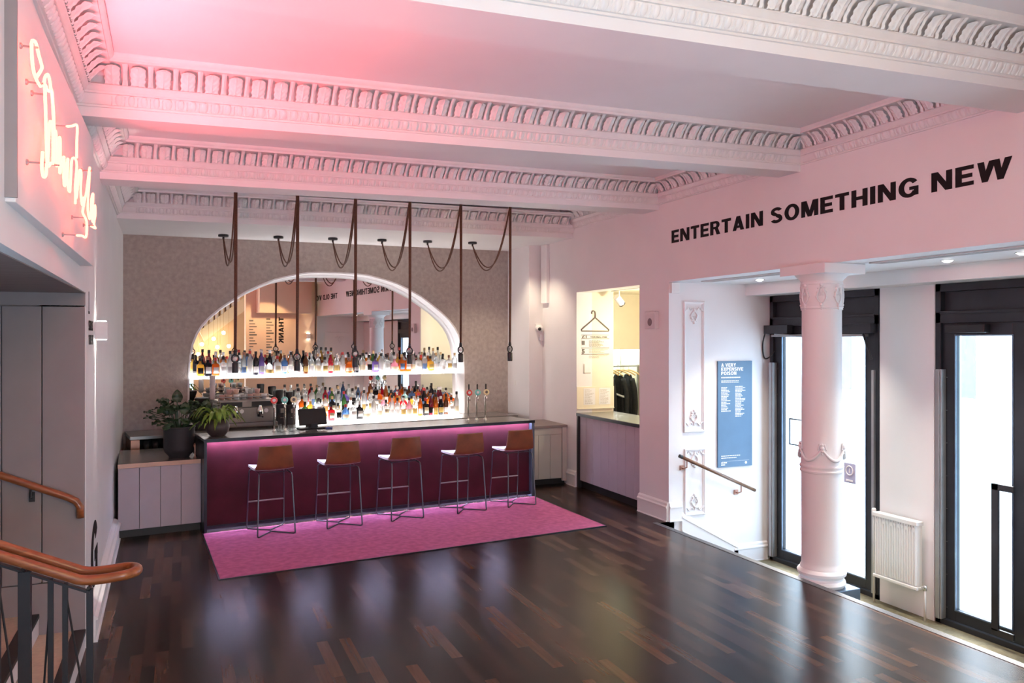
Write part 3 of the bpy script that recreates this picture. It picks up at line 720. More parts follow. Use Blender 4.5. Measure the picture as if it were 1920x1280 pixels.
# low cabinet left of the bar
lc = thing('side_cabinet', 'low mauve boarded cabinet between the left wall and the bar', 'cabinet', BA, BRZ)
for i in range(4): obj('door', MB().box(-.892+i*.223+.003,.19,.095,-.892+(i+1)*.223-.003,.21,.80), PANELG, lc, bev=.002)
obj('carcass', MB().prism([(-.89,.21),(-.004,.21),(-.004,1.3),(-.80,1.3)],.09,.80), PANELD, lc)
obj('kickboard', MB().box(-.89,.25,0,-.004,.30,.09), BLACK, lc)
obj('worktop', MB().prism([(-.895,.185),(-.006,.185),(-.006,1.45),(-.80,1.45)],.815,.85), COUNTER, lc, bev=.003)
obj('edge_strip', MB().box(-.895,.176,.803,-.006,.185,.851), COPPER, lc, label='copper edge')
for x, h, mm, lb in ((-.06,.17,COPPER,'short copper swan tap right of the black plant pot'),(-.03,.15,CHROME,'thin chrome tap beside the end of the bar')):
    t = thing('mixer_tap', lb, 'tap', B(x,.26 if mm is COPPER else .42,.85), BRZ)
    obj('spout', MB().tube(bez([(0,0,0),(0,0,h*.8),(0,.03,h),(0,.07,h*.9),(0,.075,h*.75)],5), .009, 8), mm, t, smooth=True)
    obj('base', MB().lathe([(.018,0),(.018,.012),(.010,.02)], 12), mm, t, smooth=True)
# cabinet right of the bar
rc = thing('side_cabinet', 'tall warm grey boarded cabinet behind the right end of the bar', 'cabinet', (5.1,11.33,0))
for i, (a, b) in enumerate(((-.55,-.13),(-.13,.03),(.03,.23),(.23,.43))): obj('door', MB().box(a+.002,0,.10,b-.002,.02,.78), PANELC, rc, bev=.002)
obj('drawer_rail', MB().box(-.55,0,.785,.43,.02,.885), PANELC, rc, bev=.002)
obj('carcass', MB().box(-.55,.02,.09,.50,.85,.885), PANELC, rc)
obj('side_panel', MB().box(.435,-.012,.05,.515,.03,.89), PANELC, rc, bev=.002)
obj('kickboard', MB().box(-.55,.05,0,.5,.09,.09), BLACK, rc)
obj('worktop', MB().box(-.56,-.03,.89,.517,.85,.93), GREYWOOD, rc, bev=.003)

# bar stools
def make_stool():
    r = thing('bar_stool', None, 'bar stool', group='tan leather bar stools along the bar')
    prof = bez([(.20,.742),(.06,.738),(-.08,.738),(-.17,.748),(-.215,.79),(-.235,.87),(-.25,.96),(-.262,1.03)], 5)
    L = [(p.x, p.y) for p in [Vector((a.x,a.y)) for a in [Vector(q) for q in [(x.x,x.y,0) for x in prof]]]] if False else [(p[0],p[1]) for p in prof]
    n = len(L)
    def shell(i0, i1, off, th, w0, w1):
        m = MB(); rows = list(range(i0, i1)); nu = 12; a = []
        for side in (0,1):
            for i in rows:
                y, z = L[i]; k = (i-i0)/max(1,len(rows)-1); w = w0+(w1-w0)*k
                y2, z2 = L[min(i+1,n-1)]; y1, z1 = L[max(i-1,0)]; ty, tz = y2-y1, z2-z1; l = sqrt(ty*ty+tz*tz); ny, nz = -tz/l, ty/l   # normal
                back = max(0,(z-.75)/.28)
                for j in range(nu+1):
                    q = j/nu*2-1; e = off+(th if side else 0)
                    ed = 0 if abs(q) < .9 else .006
                    dish = .03*q*q*back - .010*(1-q*q)*(1-min(1,back*4))
                    a.append((q*w, y-ny*e+dish+ (ed*0), z-nz*e+ (.012*q*q*(1-min(1,back*3)))))
        R = len(rows); W_ = nu+1
        f = [(i*W_+j, i*W_+j+1, (i+1)*W_+j+1, (i+1)*W_+j) for i in range(R-1) for j in range(nu)]
        o = R*W_
        f += [tuple(o+k for k in q[::-1]) for q in f[:]]
        for i in range(R-1):
            f.append((i*W_, (i+1)*W_, o+(i+1)*W_, o+i*W_)); f.append((i*W_+nu, o+i*W_+nu, o+(i+1)*W_+nu, (i+1)*W_+nu))
        for j in range(nu):
            f.append((j, o+j, o+j+1, j+1)); b = (R-1)*W_; f.append((b+j, b+j+1, o+b+j+1, o+b+j))
        m.add(a, f); return m
    obj('backrest', shell(15, n, .0, .022, .222, .182), LEATHER, r, smooth=True, auto=.9)
    obj('seat', shell(0, 17, .0, .024, .215, .222), SEATW, r, smooth=True, auto=.9)
    for sx in (-1,1):
        obj('leg', MB().tube([(sx*.165,-.15,.722),(sx*.185,-.21,.705),(sx*.19,-.225,.67),(sx*.215,-.268,.035),(sx*.213,-.27,.016),(sx*.195,-.262,.010)], .0085, 8), GUN, r, smooth=True)
        obj('leg', MB().tube([(sx*.19,.17,.725),(sx*.205,.195,.70),(sx*.22,.255,.03),(sx*.205,.25,.010)], .0085, 8), GUN, r, smooth=True)
        obj('base_runner', MB().tube([(sx*.2,-.264,.010),(0,-.035,.010),(0,.035,.010),(sx*.21,.252,.010)], .0075, 6), GUN, r)
        obj('glide', MB().lathe([(.011,0),(.011,.004),(.004,.006)], 8, (sx*.205,.25,0)), BLACK, r)
    obj('seat_rail', MB().tube([(-.165,-.15,.722),(-.19,.17,.725),(.19,.17,.725),(.165,-.15,.722)], .008, 6, True), GUN, r)
    obj('footrest', MB().tube([(-.213,.228,.33),(.213,.228,.33)], .010, 8), STEEL, r)
    return r
stool = make_stool()
ST = [(.70,'bar stool at the left end, nearest the potted plants'),(1.52,'bar stool second from the left, in front of the black till'),(2.32,'middle bar stool of the five, below the centre of the mirror'),
      (3.21,'bar stool second from the right along the bar'),(3.98,'bar stool at the right end beside the blue steel bar frame')]
for i, (s, lb) in enumerate(ST):
    o = stool if i == 0 else dup(stool, (0,0,0))
    o.location = B(s, -.315, .009); o.rotation_euler = (0,0,BRZ+(.02,-.03,.0,.04,-.01)[i]); o['label'] = 'tan leather '+lb

# pendants: a brown cord from a ceiling hook, with slack looped back to a black canopy on the beam
CAN = [(417,437),(521,441),(622,446),(713,450),(800,453),(883,457)]
def lerp(a, b, t): return a+(b-a)*t
PS = [.364,1.104,1.852,2.605,3.362,4.145]; PZ = [1.871,1.882,1.915,1.945,1.955,1.963]
CX = [.55,1.30,2.08,2.82,3.54,4.28]; SAG = [.62,.62,.63,.66,.66,.64]
NTH = ('first','second','third','fourth','fifth','sixth')
for i in range(6):
    x, y, _ = B(PS[i], .05); zb = PZ[i]; zh = ceil_z(x)-.02
    cy = 12.0+.0*i; zc = lerp(3.73,3.845,(CX[i]+.65)/6.27)
    p = thing('pendant_lamp', 'brown cord pendant with ring and dark socket, %s from the left over the bar' % NTH[i], 'pendant lamp', (x,y,zb), group='cord pendants over the bar')
    obj('canopy', MB().lathe([(.068,-.0),(.07,-.006),(.07,-.028),(.066,-.033),(.014,-.034),(.014,-.07)], 24, (CX[i]-x, cy-y, zc-zb)), SATIN, p, smooth=True, auto=.6)
    obj('ceiling_hook', MB().lathe([(.03,.02),(.03,.0),(.01,-.012)], 12, (0,0,zh-zb)), SATIN, p)
    P0 = Vector((CX[i]-x, cy-y, zc-.05-zb)); P1 = Vector((0,0,zh-zb-.02))
    for k, (dx, ds) in enumerate(((0,0),(.012,-.05))):
        pts = []
        for q in range(33):
            t = q/32; a = P0.lerp(P1, t); w = 4*t*(1-t)
            a.z -= (SAG[i]+ds)*w + .25*max(0,(.35-t))*0; a.x += dx*w*3
            pts.append(a)
        obj('slack_cord', MB().tube(pts, .0095, 6), ROPE, p, smooth=True)
    obj('cord', MB().tube([(0,0,zh-zb),(.003,0,1.2),(0,0,.25)], .0155, 8).tube([(.016,.005,zh-zb),(.014,.004,1.0),(.004,0,.25)], .0115, 8), ROPE, p, smooth=True)
    obj('cord_grip', MB().lathe([(.010,.285),(.017,.27),(.02,.245),(.024,.225),(.012,.215)], 12), SATIN, p, smooth=True)
    ring = MB().tube([(.045*cos(a),0,.172+.045*sin(a)) for a in [2*pi*k/24 for k in range(24)]], .0095, 8, True)
    o = obj('ring', ring, SATIN, p, smooth=True); o.rotation_euler = (0,0,BRZ+.25)
    obj('bulb', MB().sphere((0,0,.172), .026, 6), GREYMET if i % 2 else WHITE, p, smooth=True)
    obj('socket', MB().lathe([(.012,.13),(.034,.12),(.037,.112),(.037,.012),(.034,.0),(.001,.0)], 20), SATIN, p, smooth=True, auto=.6)

# ------------------------------------------------------------------ mirror, shelf and bottles
mc = WA+WU*3.085+WN*.42
mr = obj('mirror', MB().prism([(-2.45,0),(2.45,0),(2.45,.02),(-2.45,.02)], 1.001, 3.45), MIRROR, loc=mc, rz=WRZ-.075, label='large arched mirror behind the bar shelves', cat='mirror')
sh = thing('lit_shelf', 'glowing white acrylic shelf across the arched mirror', 'shelf', WA, WRZ)
obj('light_slab', MB().box(.93,-.12,1.702,5.20,.20,1.735), SHELFW, sh, bev=.003)
obj('edge_rail', MB().box(.87,-.125,1.694,5.25,.19,1.701), CHROME, sh)
ds = thing('bottle_step', 'glowing white tiered bottle display on the back counter', 'display', WA, WRZ)
obj('tier', MB().box(2.35,-.50,1.002,5.02,-.33,1.035), STEPW, ds, bev=.003)
obj('tier', MB().box(2.35,-.33,1.002,5.02,-.16,1.125), STEPW, ds, bev=.003)
obj('tier', MB().box(2.35,-.16,1.002,5.02,.0,1.215), STEPW, ds, bev=.003)
GC = dict(c=('clear',(.86,.88,.88),.35), w=('white',(.88,.87,.86),.9), k=('black',(.02,.02,.03),1), a=('amber',(.62,.20,.03),.75), o=('orange',(.80,.25,.03),.75), y=('golden',(.80,.52,.12),.65),
          r=('red',(.72,.03,.07),.8), m=('maroon',(.28,.03,.06),.9), b=('blue',(.16,.30,.55),.7), g=('green',(.12,.32,.10),.75), v=('violet',(.35,.25,.62),.75), p=('pink',(.80,.42,.50),.7), n=('brown',(.22,.08,.03),.9), t=('turquoise',(.55,.78,.76),.6))
GM = {k: bottle_glass('glass_'+v[0].replace(' ','_'), v[1], v[2]) for k, v in GC.items()}
CAPM = [('black',BLACK),('silver',CHROME),('copper',COPPER),('white',WHITE),('red',mat('red_cap',(.6,.05,.05),.4)),('wooden',WOODH)]
LBM = [('white',PRINT),('cream',mat('cream_label',(.72,.63,.45),.6)),('black',INK),('blue',mat('blue_label',(.10,.18,.36),.5)),('gold',mat('gold_label',(.55,.38,.12),.4)),('grey',mat('grey_label',(.36,.36,.38),.5))]
SHP = {'round-shouldered':[(.034,0),(.038,.006),(.038,.165),(.034,.19),(.016,.225),(.0135,.235),(.0135,.285)],
       'squat':[(.044,0),(.05,.008),(.052,.075),(.048,.125),(.030,.155),(.015,.168),(.0145,.215)],
       'tall slim':[(.030,0),(.032,.006),(.032,.20),(.028,.225),(.014,.26),(.0125,.27),(.0125,.325)],
       'square':None, 'flared':[(.028,0),(.032,.006),(.040,.15),(.042,.175),(.034,.2),(.015,.22),(.0135,.23),(.0135,.275)],
       'globe':[(.026,0),(.04,.01),(.056,.06),(.057,.085),(.044,.125),(.02,.15),(.015,.165),(.0145,.225)]}
SN = list(SHP)
def bottle_meshes(sn, key):
    if sn == 'square':
        m = MB(); rr = []
        for w, z in ((.036,0),(.039,.006),(.039,.15),(.034,.172)):
            rr.append([(sx*w+dx*.008*(1 if 1 else 0), sy*w+dy*.008, z) for sx, sy, dx, dy in ((-1,-1,1,0),(1,-1,-1,0),(1,-1,0,1),(1,1,0,-1),(1,1,-1,0),(-1,1,1,0),(-1,1,0,-1),(-1,-1,0,1))])
        v = [p for r in rr for p in r]; f = [(i*8+j,i*8+(j+1)%8,(i+1)*8+(j+1)%8,(i+1)*8+j) for i in range(3) for j in range(8)]+[tuple(range(8))[::-1],tuple(range(24,32))]
        m.add(v,f); m.lathe([(.03,.171),(.018,.185),(.014,.195),(.014,.245)], 12); top = .245; rb = .0402; sq = True
    else: m = MB().lathe(SHP[sn], 14); top = SHP[sn][-1][1]; rb = SHP[sn][2][0]; sq = False
    z0, z1 = (.04,.125) if sn not in ('squat','globe') else (.03,.085)
    lb = MB()
    if sq: lb.box(-.03,-.0412,z0,.03,-.0392,z1)
    else:
        def fl(u, v):
            z = z0+(z1-z0)*v; pr = SHP[sn]; r = rb
            for (r0,a),(r1,b) in zip(pr,pr[1:]):
                if a <= z <= b and b > a: r = r0+(r1-r0)*(z-a)/(b-a)
            a = -pi/2+(u-.5)*2.1; r += .0012; return (r*cos(a), r*sin(a), z)
        lb.grid(fl, 8, 3)
    cp = MB().lathe([(.0155,top-.028),(.0165,top-.026),(.0165,top+.012),(.014,top+.016)], 12)
    return m, lb, cp
CACHE = {}
def ordinal(n):
    u = ['','first','second','third','fourth','fifth','sixth','seventh','eighth','ninth','tenth','eleventh','twelfth','thirteenth','fourteenth','fifteenth','sixteenth','seventeenth','eighteenth','nineteenth']
    if n < 20: return u[n]
    t = {2:'twent',3:'thirt',4:'fort',5:'fift'}[n//10]
    return t+'ieth' if n % 10 == 0 else t+'y-'+u[n%10]
def bottle(key, s, t, z, sn, ci, li, k, where, group, hs):
    if (sn,key) not in CACHE:
        a, b, c = bottle_meshes(sn, key); CACHE[(sn,key)] = mesh('bottle_glass', a, GM[key], True); CACHE[(sn,key)].set_sharp_from_angle(angle=.9)
        for i, (_, cm) in enumerate(CAPM): CACHE[(sn,'c',i)] = mesh('bottle_cap', c, cm, True)
        for i, (_, lm) in enumerate(LBM): CACHE[(sn,'l',i)] = mesh('bottle_label', b, lm, True)
    o = bpy.data.objects.new('bottle', CACHE[(sn,key)]); COL.objects.link(o); o.location = W(s,t,z); o.rotation_euler = (0,0,WRZ); o.scale = (BW_,1.1,hs)
    art = '%s %s bottle with %s cap' % (GC[key][0], sn, CAPM[ci][0])
    tag(o, '%s, %s from left in %s' % (art, ordinal(k), where), 'bottle', group)
    for nm, kk in (('cap',(sn,'c',ci)),('label',(sn,'l',li))):
        c = bpy.data.objects.new('bottle_'+nm, CACHE[kk]); COL.objects.link(c); c.parent = o
rb = random.Random(11)
BW_ = 1.22
WID = {k: v*BW_ for k, v in {'round-shouldered':.079,'squat':.107,'tall slim':.067,'square':.083,'flared':.087,'globe':.117}.items()}
def row(keys, s0, s1, t, z, where, group, hs=(1.0,1.15), tj=.02):
    pick = []
    for key in keys:
        sn = rb.choice(SN+['round-shouldered','square','tall slim'] if key not in 'k' else ['round-shouldered','tall slim','square'])
        if sum(WID[q]+.004 for _, q in pick)+WID[sn] > s1-s0: break
        pick.append((key, sn))
    gap = (s1-s0-sum(WID[q] for _, q in pick))/len(pick); s = s0
    for i, (key, sn) in enumerate(pick):
        ci = rb.choice([0,0,0,1,2,3,4,5]); li = rb.choice([0,0,1,1,2,3,4,5]); wd = WID[sn]
        bottle(key, s+gap/2+wd/2, t+rb.uniform(-tj,tj), z, sn, ci, li, i+1, where, group, rb.uniform(*hs)); s += wd+gap
row('ykacwccwkvcwbcwnccwrcwakccvwcpaocwcycwwckrcwyprcoacccwccw', .95, 5.16, -.055, 1.736, 'front row on lit shelf', 'bottles in the front row of the lit shelf', (.98,1.12), .006)
row('kmcaccbcwkmcacckncycaowogyccyckmaawccwcyoapcgckwcc', 1.0, 5.0, .085, 1.736, 'back row on lit shelf', 'bottles in the back row of the lit shelf', (1.08,1.22), .006)
row('gvyrcbckcwcwcwcpcokmakncwyycaycccc', 2.37, 5.0, -.415, 1.036, 'lowest display tier', 'bottles on the lowest tier', (.95,1.1), .006)
row('oycwkcgccwcwpooryckonmaogoyaorccacw', 2.37, 5.0, -.245, 1.126, 'middle display tier', 'bottles on the middle tier', (.95,1.1), .006)
row('ccwcrgcvcbcwoakrtbonkmayoakayckmnncw', 2.37, 5.0, -.08, 1.216, 'top display tier', 'bottles on the top tier', (.95,1.12), .006)
# ------------------------------------------------------------------ bar equipment
cm = thing('coffee_machine', 'chrome two group espresso machine with cups stacked on its top', 'coffee machine', W(1.56,-.36,1.0), WRZ)
obj('body', MB().box(-.40,-.18,.07,.40,.24,.36).box(-.38,-.22,.30,.38,-.18,.40).box(-.40,-.12,.36,.40,.24,.41), STEEL, cm, bev=.012)
obj('base', MB().box(-.41,-.26,.03,.41,.22,.09), STEEL, cm, bev=.006)
obj('drip_tray', MB().box(-.38,-.25,.088,.38,-.02,.096), DARKMET, cm)
obj('control_panel', MB().box(-.37,-.226,.315,-.08,-.22,.385).box(.05,-.226,.315,.34,-.22,.385), BLACK, cm)
obj('cup_rail', MB().tube([(-.39,-.13,.45),(.39,-.13,.45),(.39,.23,.45),(-.39,.23,.45)], .008, 6, True).box(-.395,-.135,.41,-.385,-.125,.45).box(.385,-.135,.41,.395,-.125,.45), CHROME, cm)
for x in (-.17,.17):
    g = obj('group_head', MB().lathe([(.045,.20),(.05,.21),(.05,.27),(.035,.30),(.035,.33)], 16, (x,-.20,0)), CHROME, cm, smooth=True, auto=.6)
    obj('portafilter', MB().lathe([(.03,.165),(.036,.17),(.036,.20)], 14, (x,-.20,0)).tube([(x,-.235,.185),(x,-.36,.175)], .012, 8), SATIN, g)
    obj('gauge', MB().lathe([(.03,-.004),(.03,0),(.001,.002)], 16, (x+.09,-.19,.25), 'y'), WHITE, cm)
for x in (-.37,.37): obj('steam_wand', MB().tube(bez([(x,-.2,.30),(x,-.27,.26),(x,-.28,.12)],5), .006, 6), CHROME, cm, smooth=True)
for x in (-.36,.36):
    obj('foot', MB().lathe([(.02,0),(.02,.03)], 10, (x,-.2,0)).lathe([(.02,0),(.02,.03)], 10, (x,.16,0)), BLACK, cm)
k = 0
CUPM = [mat('rose_cup', (.55,.32,.28), .3), mat('grey_cup', (.42,.42,.40), .3), WHITE, mat('peach_cup', (.66,.45,.34), .3)]
cupn = ['rose','grey','white','peach']
for r_ in range(2):
    for i in range(7):
        for h in range(2 if i % 3 else 1):
            j = (i*3+r_+h) % 4
            obj('cup', MB().lathe([(.024,0),(.03,.004),(.042,.07),(.040,.07),(.028,.008),(.001,.008)], 14), CUPM[j], loc=W(1.24+.098*i,-.40+.16*r_,1.411+h*.076), rz=WRZ, smooth=True,
                label='%s cup in %s of the %s column %s espresso machine' % (cupn[j], 'upper layer' if h else 'lower layer', ordinal(i+1), 'at the front of the' if not r_ else 'at the rear of the'), cat='cup', group='cups on the espresso machine'); k += 1
pc = obj('paper_cup_stack', MB().lathe([(.032,0)]+[(.036+.006*(q%2), .02+.022*q) for q in range(14)]+[(.045,.34),(.04,.34),(.035,.30),(.001,.30)], 16), mat('rose_white_paper', (.72,.62,.60), .6), loc=W(1.135,-.26,1.412), smooth=True,
    label='tall stack of pale paper cups at the left of the espresso machine', cat='cups')
def grinder(s, t, label, h=.5, w=.09):
    g = thing('coffee_grinder', label, 'coffee grinder', W(s,t,1.0), WRZ)
    obj('body', MB().box(-w,-.12,0,w,.12,h*.62), SATIN, g, bev=.012)
    obj('hopper', MB().lathe([(.04,h*.62),(.05,h*.66),(w*.95,h*.95),(w*.95,h),(w*.8,h*1.02)], 18), BLACK, g, smooth=True, auto=.6)
    obj('spout', MB().box(-.03,-.19,h*.38,.03,-.12,h*.50), STEEL, g, bev=.006)
    obj('fork', MB().tube([(-.03,-.12,h*.25),(-.03,-.2,h*.25),(.03,-.2,h*.25),(.03,-.12,h*.25)], .006, 6), CHROME, g)
grinder(.98, -.30, 'black coffee grinder at the far left behind the plants', .44, .10)
grinder(2.06, -.34, 'tall black coffee grinder right of the espresso machine', .52, .065)
grinder(2.235, -.25, 'second black coffee grinder, beside the lit bottle tiers', .48, .07)
# till on the bar
t = thing('till_screen', 'black touchscreen till on the bar top seen from behind', 'till', B(1.40,.42,1.1045), BRZ+.06)
o = obj('screen_back', MB().box(-.185,-.02,-.105,.185,.02,.115), BLACK, t, bev=.012); o.location = (0,0,.155); o.rotation_euler = (-.35,0,0)
obj('stand', MB().box(-.06,-.02,0,.06,.10,.10).box(-.17,-.03,0,.17,.14,.02), SATIN, t, bev=.006)
obj('port_cover', MB().box(-.045,-.085,.03,.045,-.06,.075), DARKMET, t)
obj('card_reader', MB().box(-.04,-.03,0,.04,.05,.022).box(-.032,-.018,.022,.032,.018,.025), mat('blue_plastic', (.05,.09,.30), .4), loc=B(1.60,.36,1.103), rz=BRZ, bev=.004, label='small blue card reader lying at the foot of the till', cat='card reader')
for i, (s, tt) in enumerate(((.97,.30),(.975,.47),(1.10,.31),(1.215,.50))):
    obj('tumbler', MB().lathe([(.03,0),(.034,.004),(.038,.085),(.036,.085),(.031,.008),(.001,.008)], 14), GLASS, loc=B(s,tt,1.103), smooth=True,
        label='clear glass tumbler by the left beer taps, %s from the left' % NTH[i], cat='glass', group='tumblers by the left taps')
# taps: slim chrome pillars with round lens badges
BADGE = [('red',mat('red_badge',(.75,.08,.06),.3)),('teal',mat('teal_badge',(.18,.62,.55),.3)),('cream',mat('cream_badge',(.85,.74,.42),.3))]
for gi, (sl, side, hh) in enumerate((((.905,1.038,1.153),'left',.345),((3.655,3.79,3.93),'right',.35))):
    for i, s in enumerate(sl):
        nm, bm = BADGE[i]
        q = thing('beer_tap', 'slim chrome beer tap with round %s badge, in the %s set of taps' % (nm, side), 'beer tap', B(s,.40,1.103), BRZ-.25)
        obj('base_flange', MB().lathe([(.032,0),(.032,.006),(.018,.012),(.016,.03)], 16), CHROME, q, smooth=True, auto=.6)
        obj('pillar', MB().tube([(0,0,.01),(0,0,hh-.03)]+[(0,-.03*(1-cos(a)),hh-.03+.03*sin(a)) for a in (.5,1.,1.57)]+[(0,-.09,hh)], .0125, 12), CHROME, q, smooth=True)
        obj('spout', MB().tube([(0,-.085,hh+.005),(0,-.10,hh-.01),(0,-.105,hh-.06)], .009, 8), CHROME, q, smooth=True)
        bd = obj('badge', MB().lathe([(.0005,-.012),(.035,-.010),(.043,-.004),(.043,.012),(.0005,.012)], 24, (0,-.075,hh+.055), 'y'), bm, q, smooth=True, auto=.5, label='round %s badge' % nm)
        obj('emblem', MB().lathe([(.0005,-.0015),(.018,-.001),(.022,0)], 6, (0,-.087,hh+.058), 'y'), PRINT if i != 2 else GREYINK, bd)
        obj('handle', MB().lathe([(.007,0),(.010,.02),(.012,.10),(.008,.115)], 10, (0,-.04,hh+.06)), BLACK, q, smooth=True)
# plants
pl = thing('potted_plant', 'dark round-leaved plant in a tall matt black pot on the mauve cabinet', 'plant', B(-.21,.46,.8515))
obj('pot', MB().lathe([(.10,0),(.115,.0),(.12,.02),(.165,.07),(.175,.11),(.178,.355),(.185,.36),(.185,.375),(.172,.375),(.168,.33),(.001,.32)], 32), POT, pl, smooth=True, auto=.6)
rp = random.Random(5)
def broad(m, base, tip, w, up, nrm=None):
    d = (tip-base); L = d.length; d.normalize(); s = d.cross(up).normalized(); n = s.cross(d)
    def fn(u, v):
        q = u*2-1; wd = w*(sin(pi*min(1,v**.75))**.75 if 0 < v < 1 else 0)
        return base+d*(L*v)+s*(q*wd)+n*(.10*L*(abs(q)**1.5)*.6-.22*L*(v-.4)**2+.012*sin(v*14)*abs(q))
    m.grid(fn, 6, 8)
f = MB(); stm = MB()
for i in range(54):
    a = rp.uniform(0,2*pi); el = rp.uniform(.05,1.25); R = rp.uniform(.20,.36)
    c = Vector((R*cos(el)*cos(a)*1.05, R*cos(el)*sin(a)*.9, .40+R*sin(el)*.95)); 
    root = Vector((.06*cos(a),.06*sin(a),.34)); stm.tube(bez([root,(root+c)*.5+Vector((0,0,.05)),c],3), .004, 5)
    out = Vector((cos(a),sin(a),rp.uniform(-.5,.5))).normalized()
    broad(f, c, c+out*rp.uniform(.11,.17), rp.uniform(.045,.065), Vector((rp.uniform(-.3,.3),rp.uniform(-.6,.2),1)))
for x, z, y in ((-.02,.74,0),(.28,.62,-.05),(-.13,.60,-.05),(.06,.60,-.12)):
    c = Vector((x,y,z-.08)); stm.tube(bez([(0,0,.34),(x*.6,y,.5),c],4), .004, 5); broad(f, c, c+Vector((x*.15,0,.16)), .062, Vector((0,-1,.1)))
obj('foliage', f, LEAF, pl, smooth=True); obj('stems', stm, LEAF, pl)
pl = thing('potted_plant', 'bright green arching fern in a round dark bowl on the bar end', 'plant', B(.20,.28,1.1045))
obj('pot', MB().lathe([(.06,0),(.09,.006),(.125,.05),(.14,.10),(.135,.15),(.11,.19),(.098,.20),(.09,.195),(.085,.17),(.001,.165)], 32), mat('dark_brown_bowl', (.05,.036,.036), .5), pl, smooth=True, auto=.6)
f = MB()
for i in range(34):
    a = 2*pi*i/34*2.0+rp.uniform(-.2,.2); L = rp.uniform(.24,.36); up = rp.uniform(.02,.19) if i % 2 else rp.uniform(.10,.22); w = rp.uniform(.022,.034)
    def fn(u, v, a=a, L=L, up=up, w=w):
        q = u*2-1; r = .02+L*v*.85; z = .17+up*4*v*(1-v*.72)*.75-.24*max(0,v-.35)**1.6
        wd = w*(.4+1.2*v)*(1-v**3.2)+.002
        return Vector((r*cos(a)-q*wd*sin(a), r*sin(a)+q*wd*cos(a), z+.014*abs(q)+.005*sin(v*30)*abs(q)))
    f.grid(fn, 4, 14)
obj('foliage', f, LEAF2, pl, smooth=True)

# ------------------------------------------------------------------ left side: sign box, neon, sconce, letters, rails
sgn = thing('neon_sign', 'glowing pink and yellow script neon on a white box over the stairs', 'neon sign', (-.60,4.8,2.78))
obj('sign_box', MB().prism([(-.04,-1.40),(.04,-1.40),(.04,1.40),(-.055,1.40)], 0, .86), PLASTER, sgn, bev=.003)
NE = [[(3.637, 3.278), (3.554, 3.276), (3.483, 3.288), (3.443, 3.325), (3.435, 3.378), (3.463, 3.399), (3.508, 3.411), (3.546, 3.409), (3.597, 3.389), (3.673, 3.365), (3.597, 3.316), (3.546, 3.286)], [(3.637, 3.278), (3.65, 3.309), (3.684, 3.336), (3.755, 3.358), (3.813, 3.32), (3.733, 3.29), (3.664, 3.288), (3.684, 3.176), (3.705, 3.045), (3.719, 2.994)], [(3.733, 3.29), (3.755, 3.292), (3.801, 3.206), (3.826, 3.101), (3.82, 3.015)], [(3.82, 3.015), (3.85, 3.122), (3.881, 3.195), (3.92, 3.206), (3.959, 3.193), (3.975, 3.104), (3.967, 3.038), (3.992, 3.12), (4.016, 3.188), (4.058, 3.194), (4.084, 3.128), (4.084, 3.052), (4.127, 3.137), (4.153, 3.187), (4.189, 3.2), (4.198, 3.128), (4.18, 3.039), (4.235, 3.087), (4.263, 3.117)], [(3.605, 3.013), (3.584, 2.956), (3.61, 2.924), (3.646, 2.922), (3.691, 2.943), (3.705, 2.985), (3.748, 2.985), (3.82, 3.013)], [(4.235, 3.269), (4.408, 3.313), (4.611, 3.364), (4.604, 3.282), (4.597, 3.197)], [(4.263, 3.117), (4.329, 3.141), (4.31, 3.051), (4.349, 3.01), (4.408, 3.095), (4.469, 3.165), (4.449, 3.051), (4.532, 3.013), (4.575, 3.101), (4.619, 3.191), (4.757, 3.225), (4.828, 3.2), (4.757, 3.079), (4.804, 3.025), (4.878, 3.115), (4.953, 3.201), (5.032, 3.202), (5.005, 3.093), (5.085, 3.031), (5.14, 3.085)], [(4.664, 3.076), (4.653, 2.973)], [(4.878, 2.988), (4.878, 2.956), (5.058, 2.938), (5.032, 2.851), (4.828, 2.831), (4.619, 2.807)], [(5.14, 3.031), (5.283, 3.134), (5.403, 3.256), (5.481, 3.323), (5.449, 3.233), (5.403, 3.148), (5.372, 3.044), (5.497, 3.013), (5.594, 3.16), (5.695, 3.19), (5.627, 3.065), (5.661, 3.016), (5.8, 3.142), (5.825, 3.083), (5.73, 3.012), (5.836, 2.998), (5.561, 2.976)]]
for i, pl_ in enumerate(NE):
    pts = bez([(.085+.012*(i % 3), y-4.8, z-2.78) for y, z in pl_], 5)
    obj('neon_tube', MB().tube(pts, .0062, 8), NEON, sgn, smooth=True)
for y, z in ((3.48,3.38),(3.60,3.28),(3.72,3.27),(3.61,2.97),(4.24,3.27),(4.63,2.81),(4.05,3.05),(5.0,2.95),(5.56,2.98),(5.47,3.3)):
    st_ = obj('tube_support', MB().tube([(.04,y-4.8,z-2.78),(.10,y-4.8,z-2.78)], .004, 6).lathe([(.012,.04),(.012,.046),(.005,.05)], 8, (0,y-4.8,z-2.78), 'x'), GREYMET, sgn)
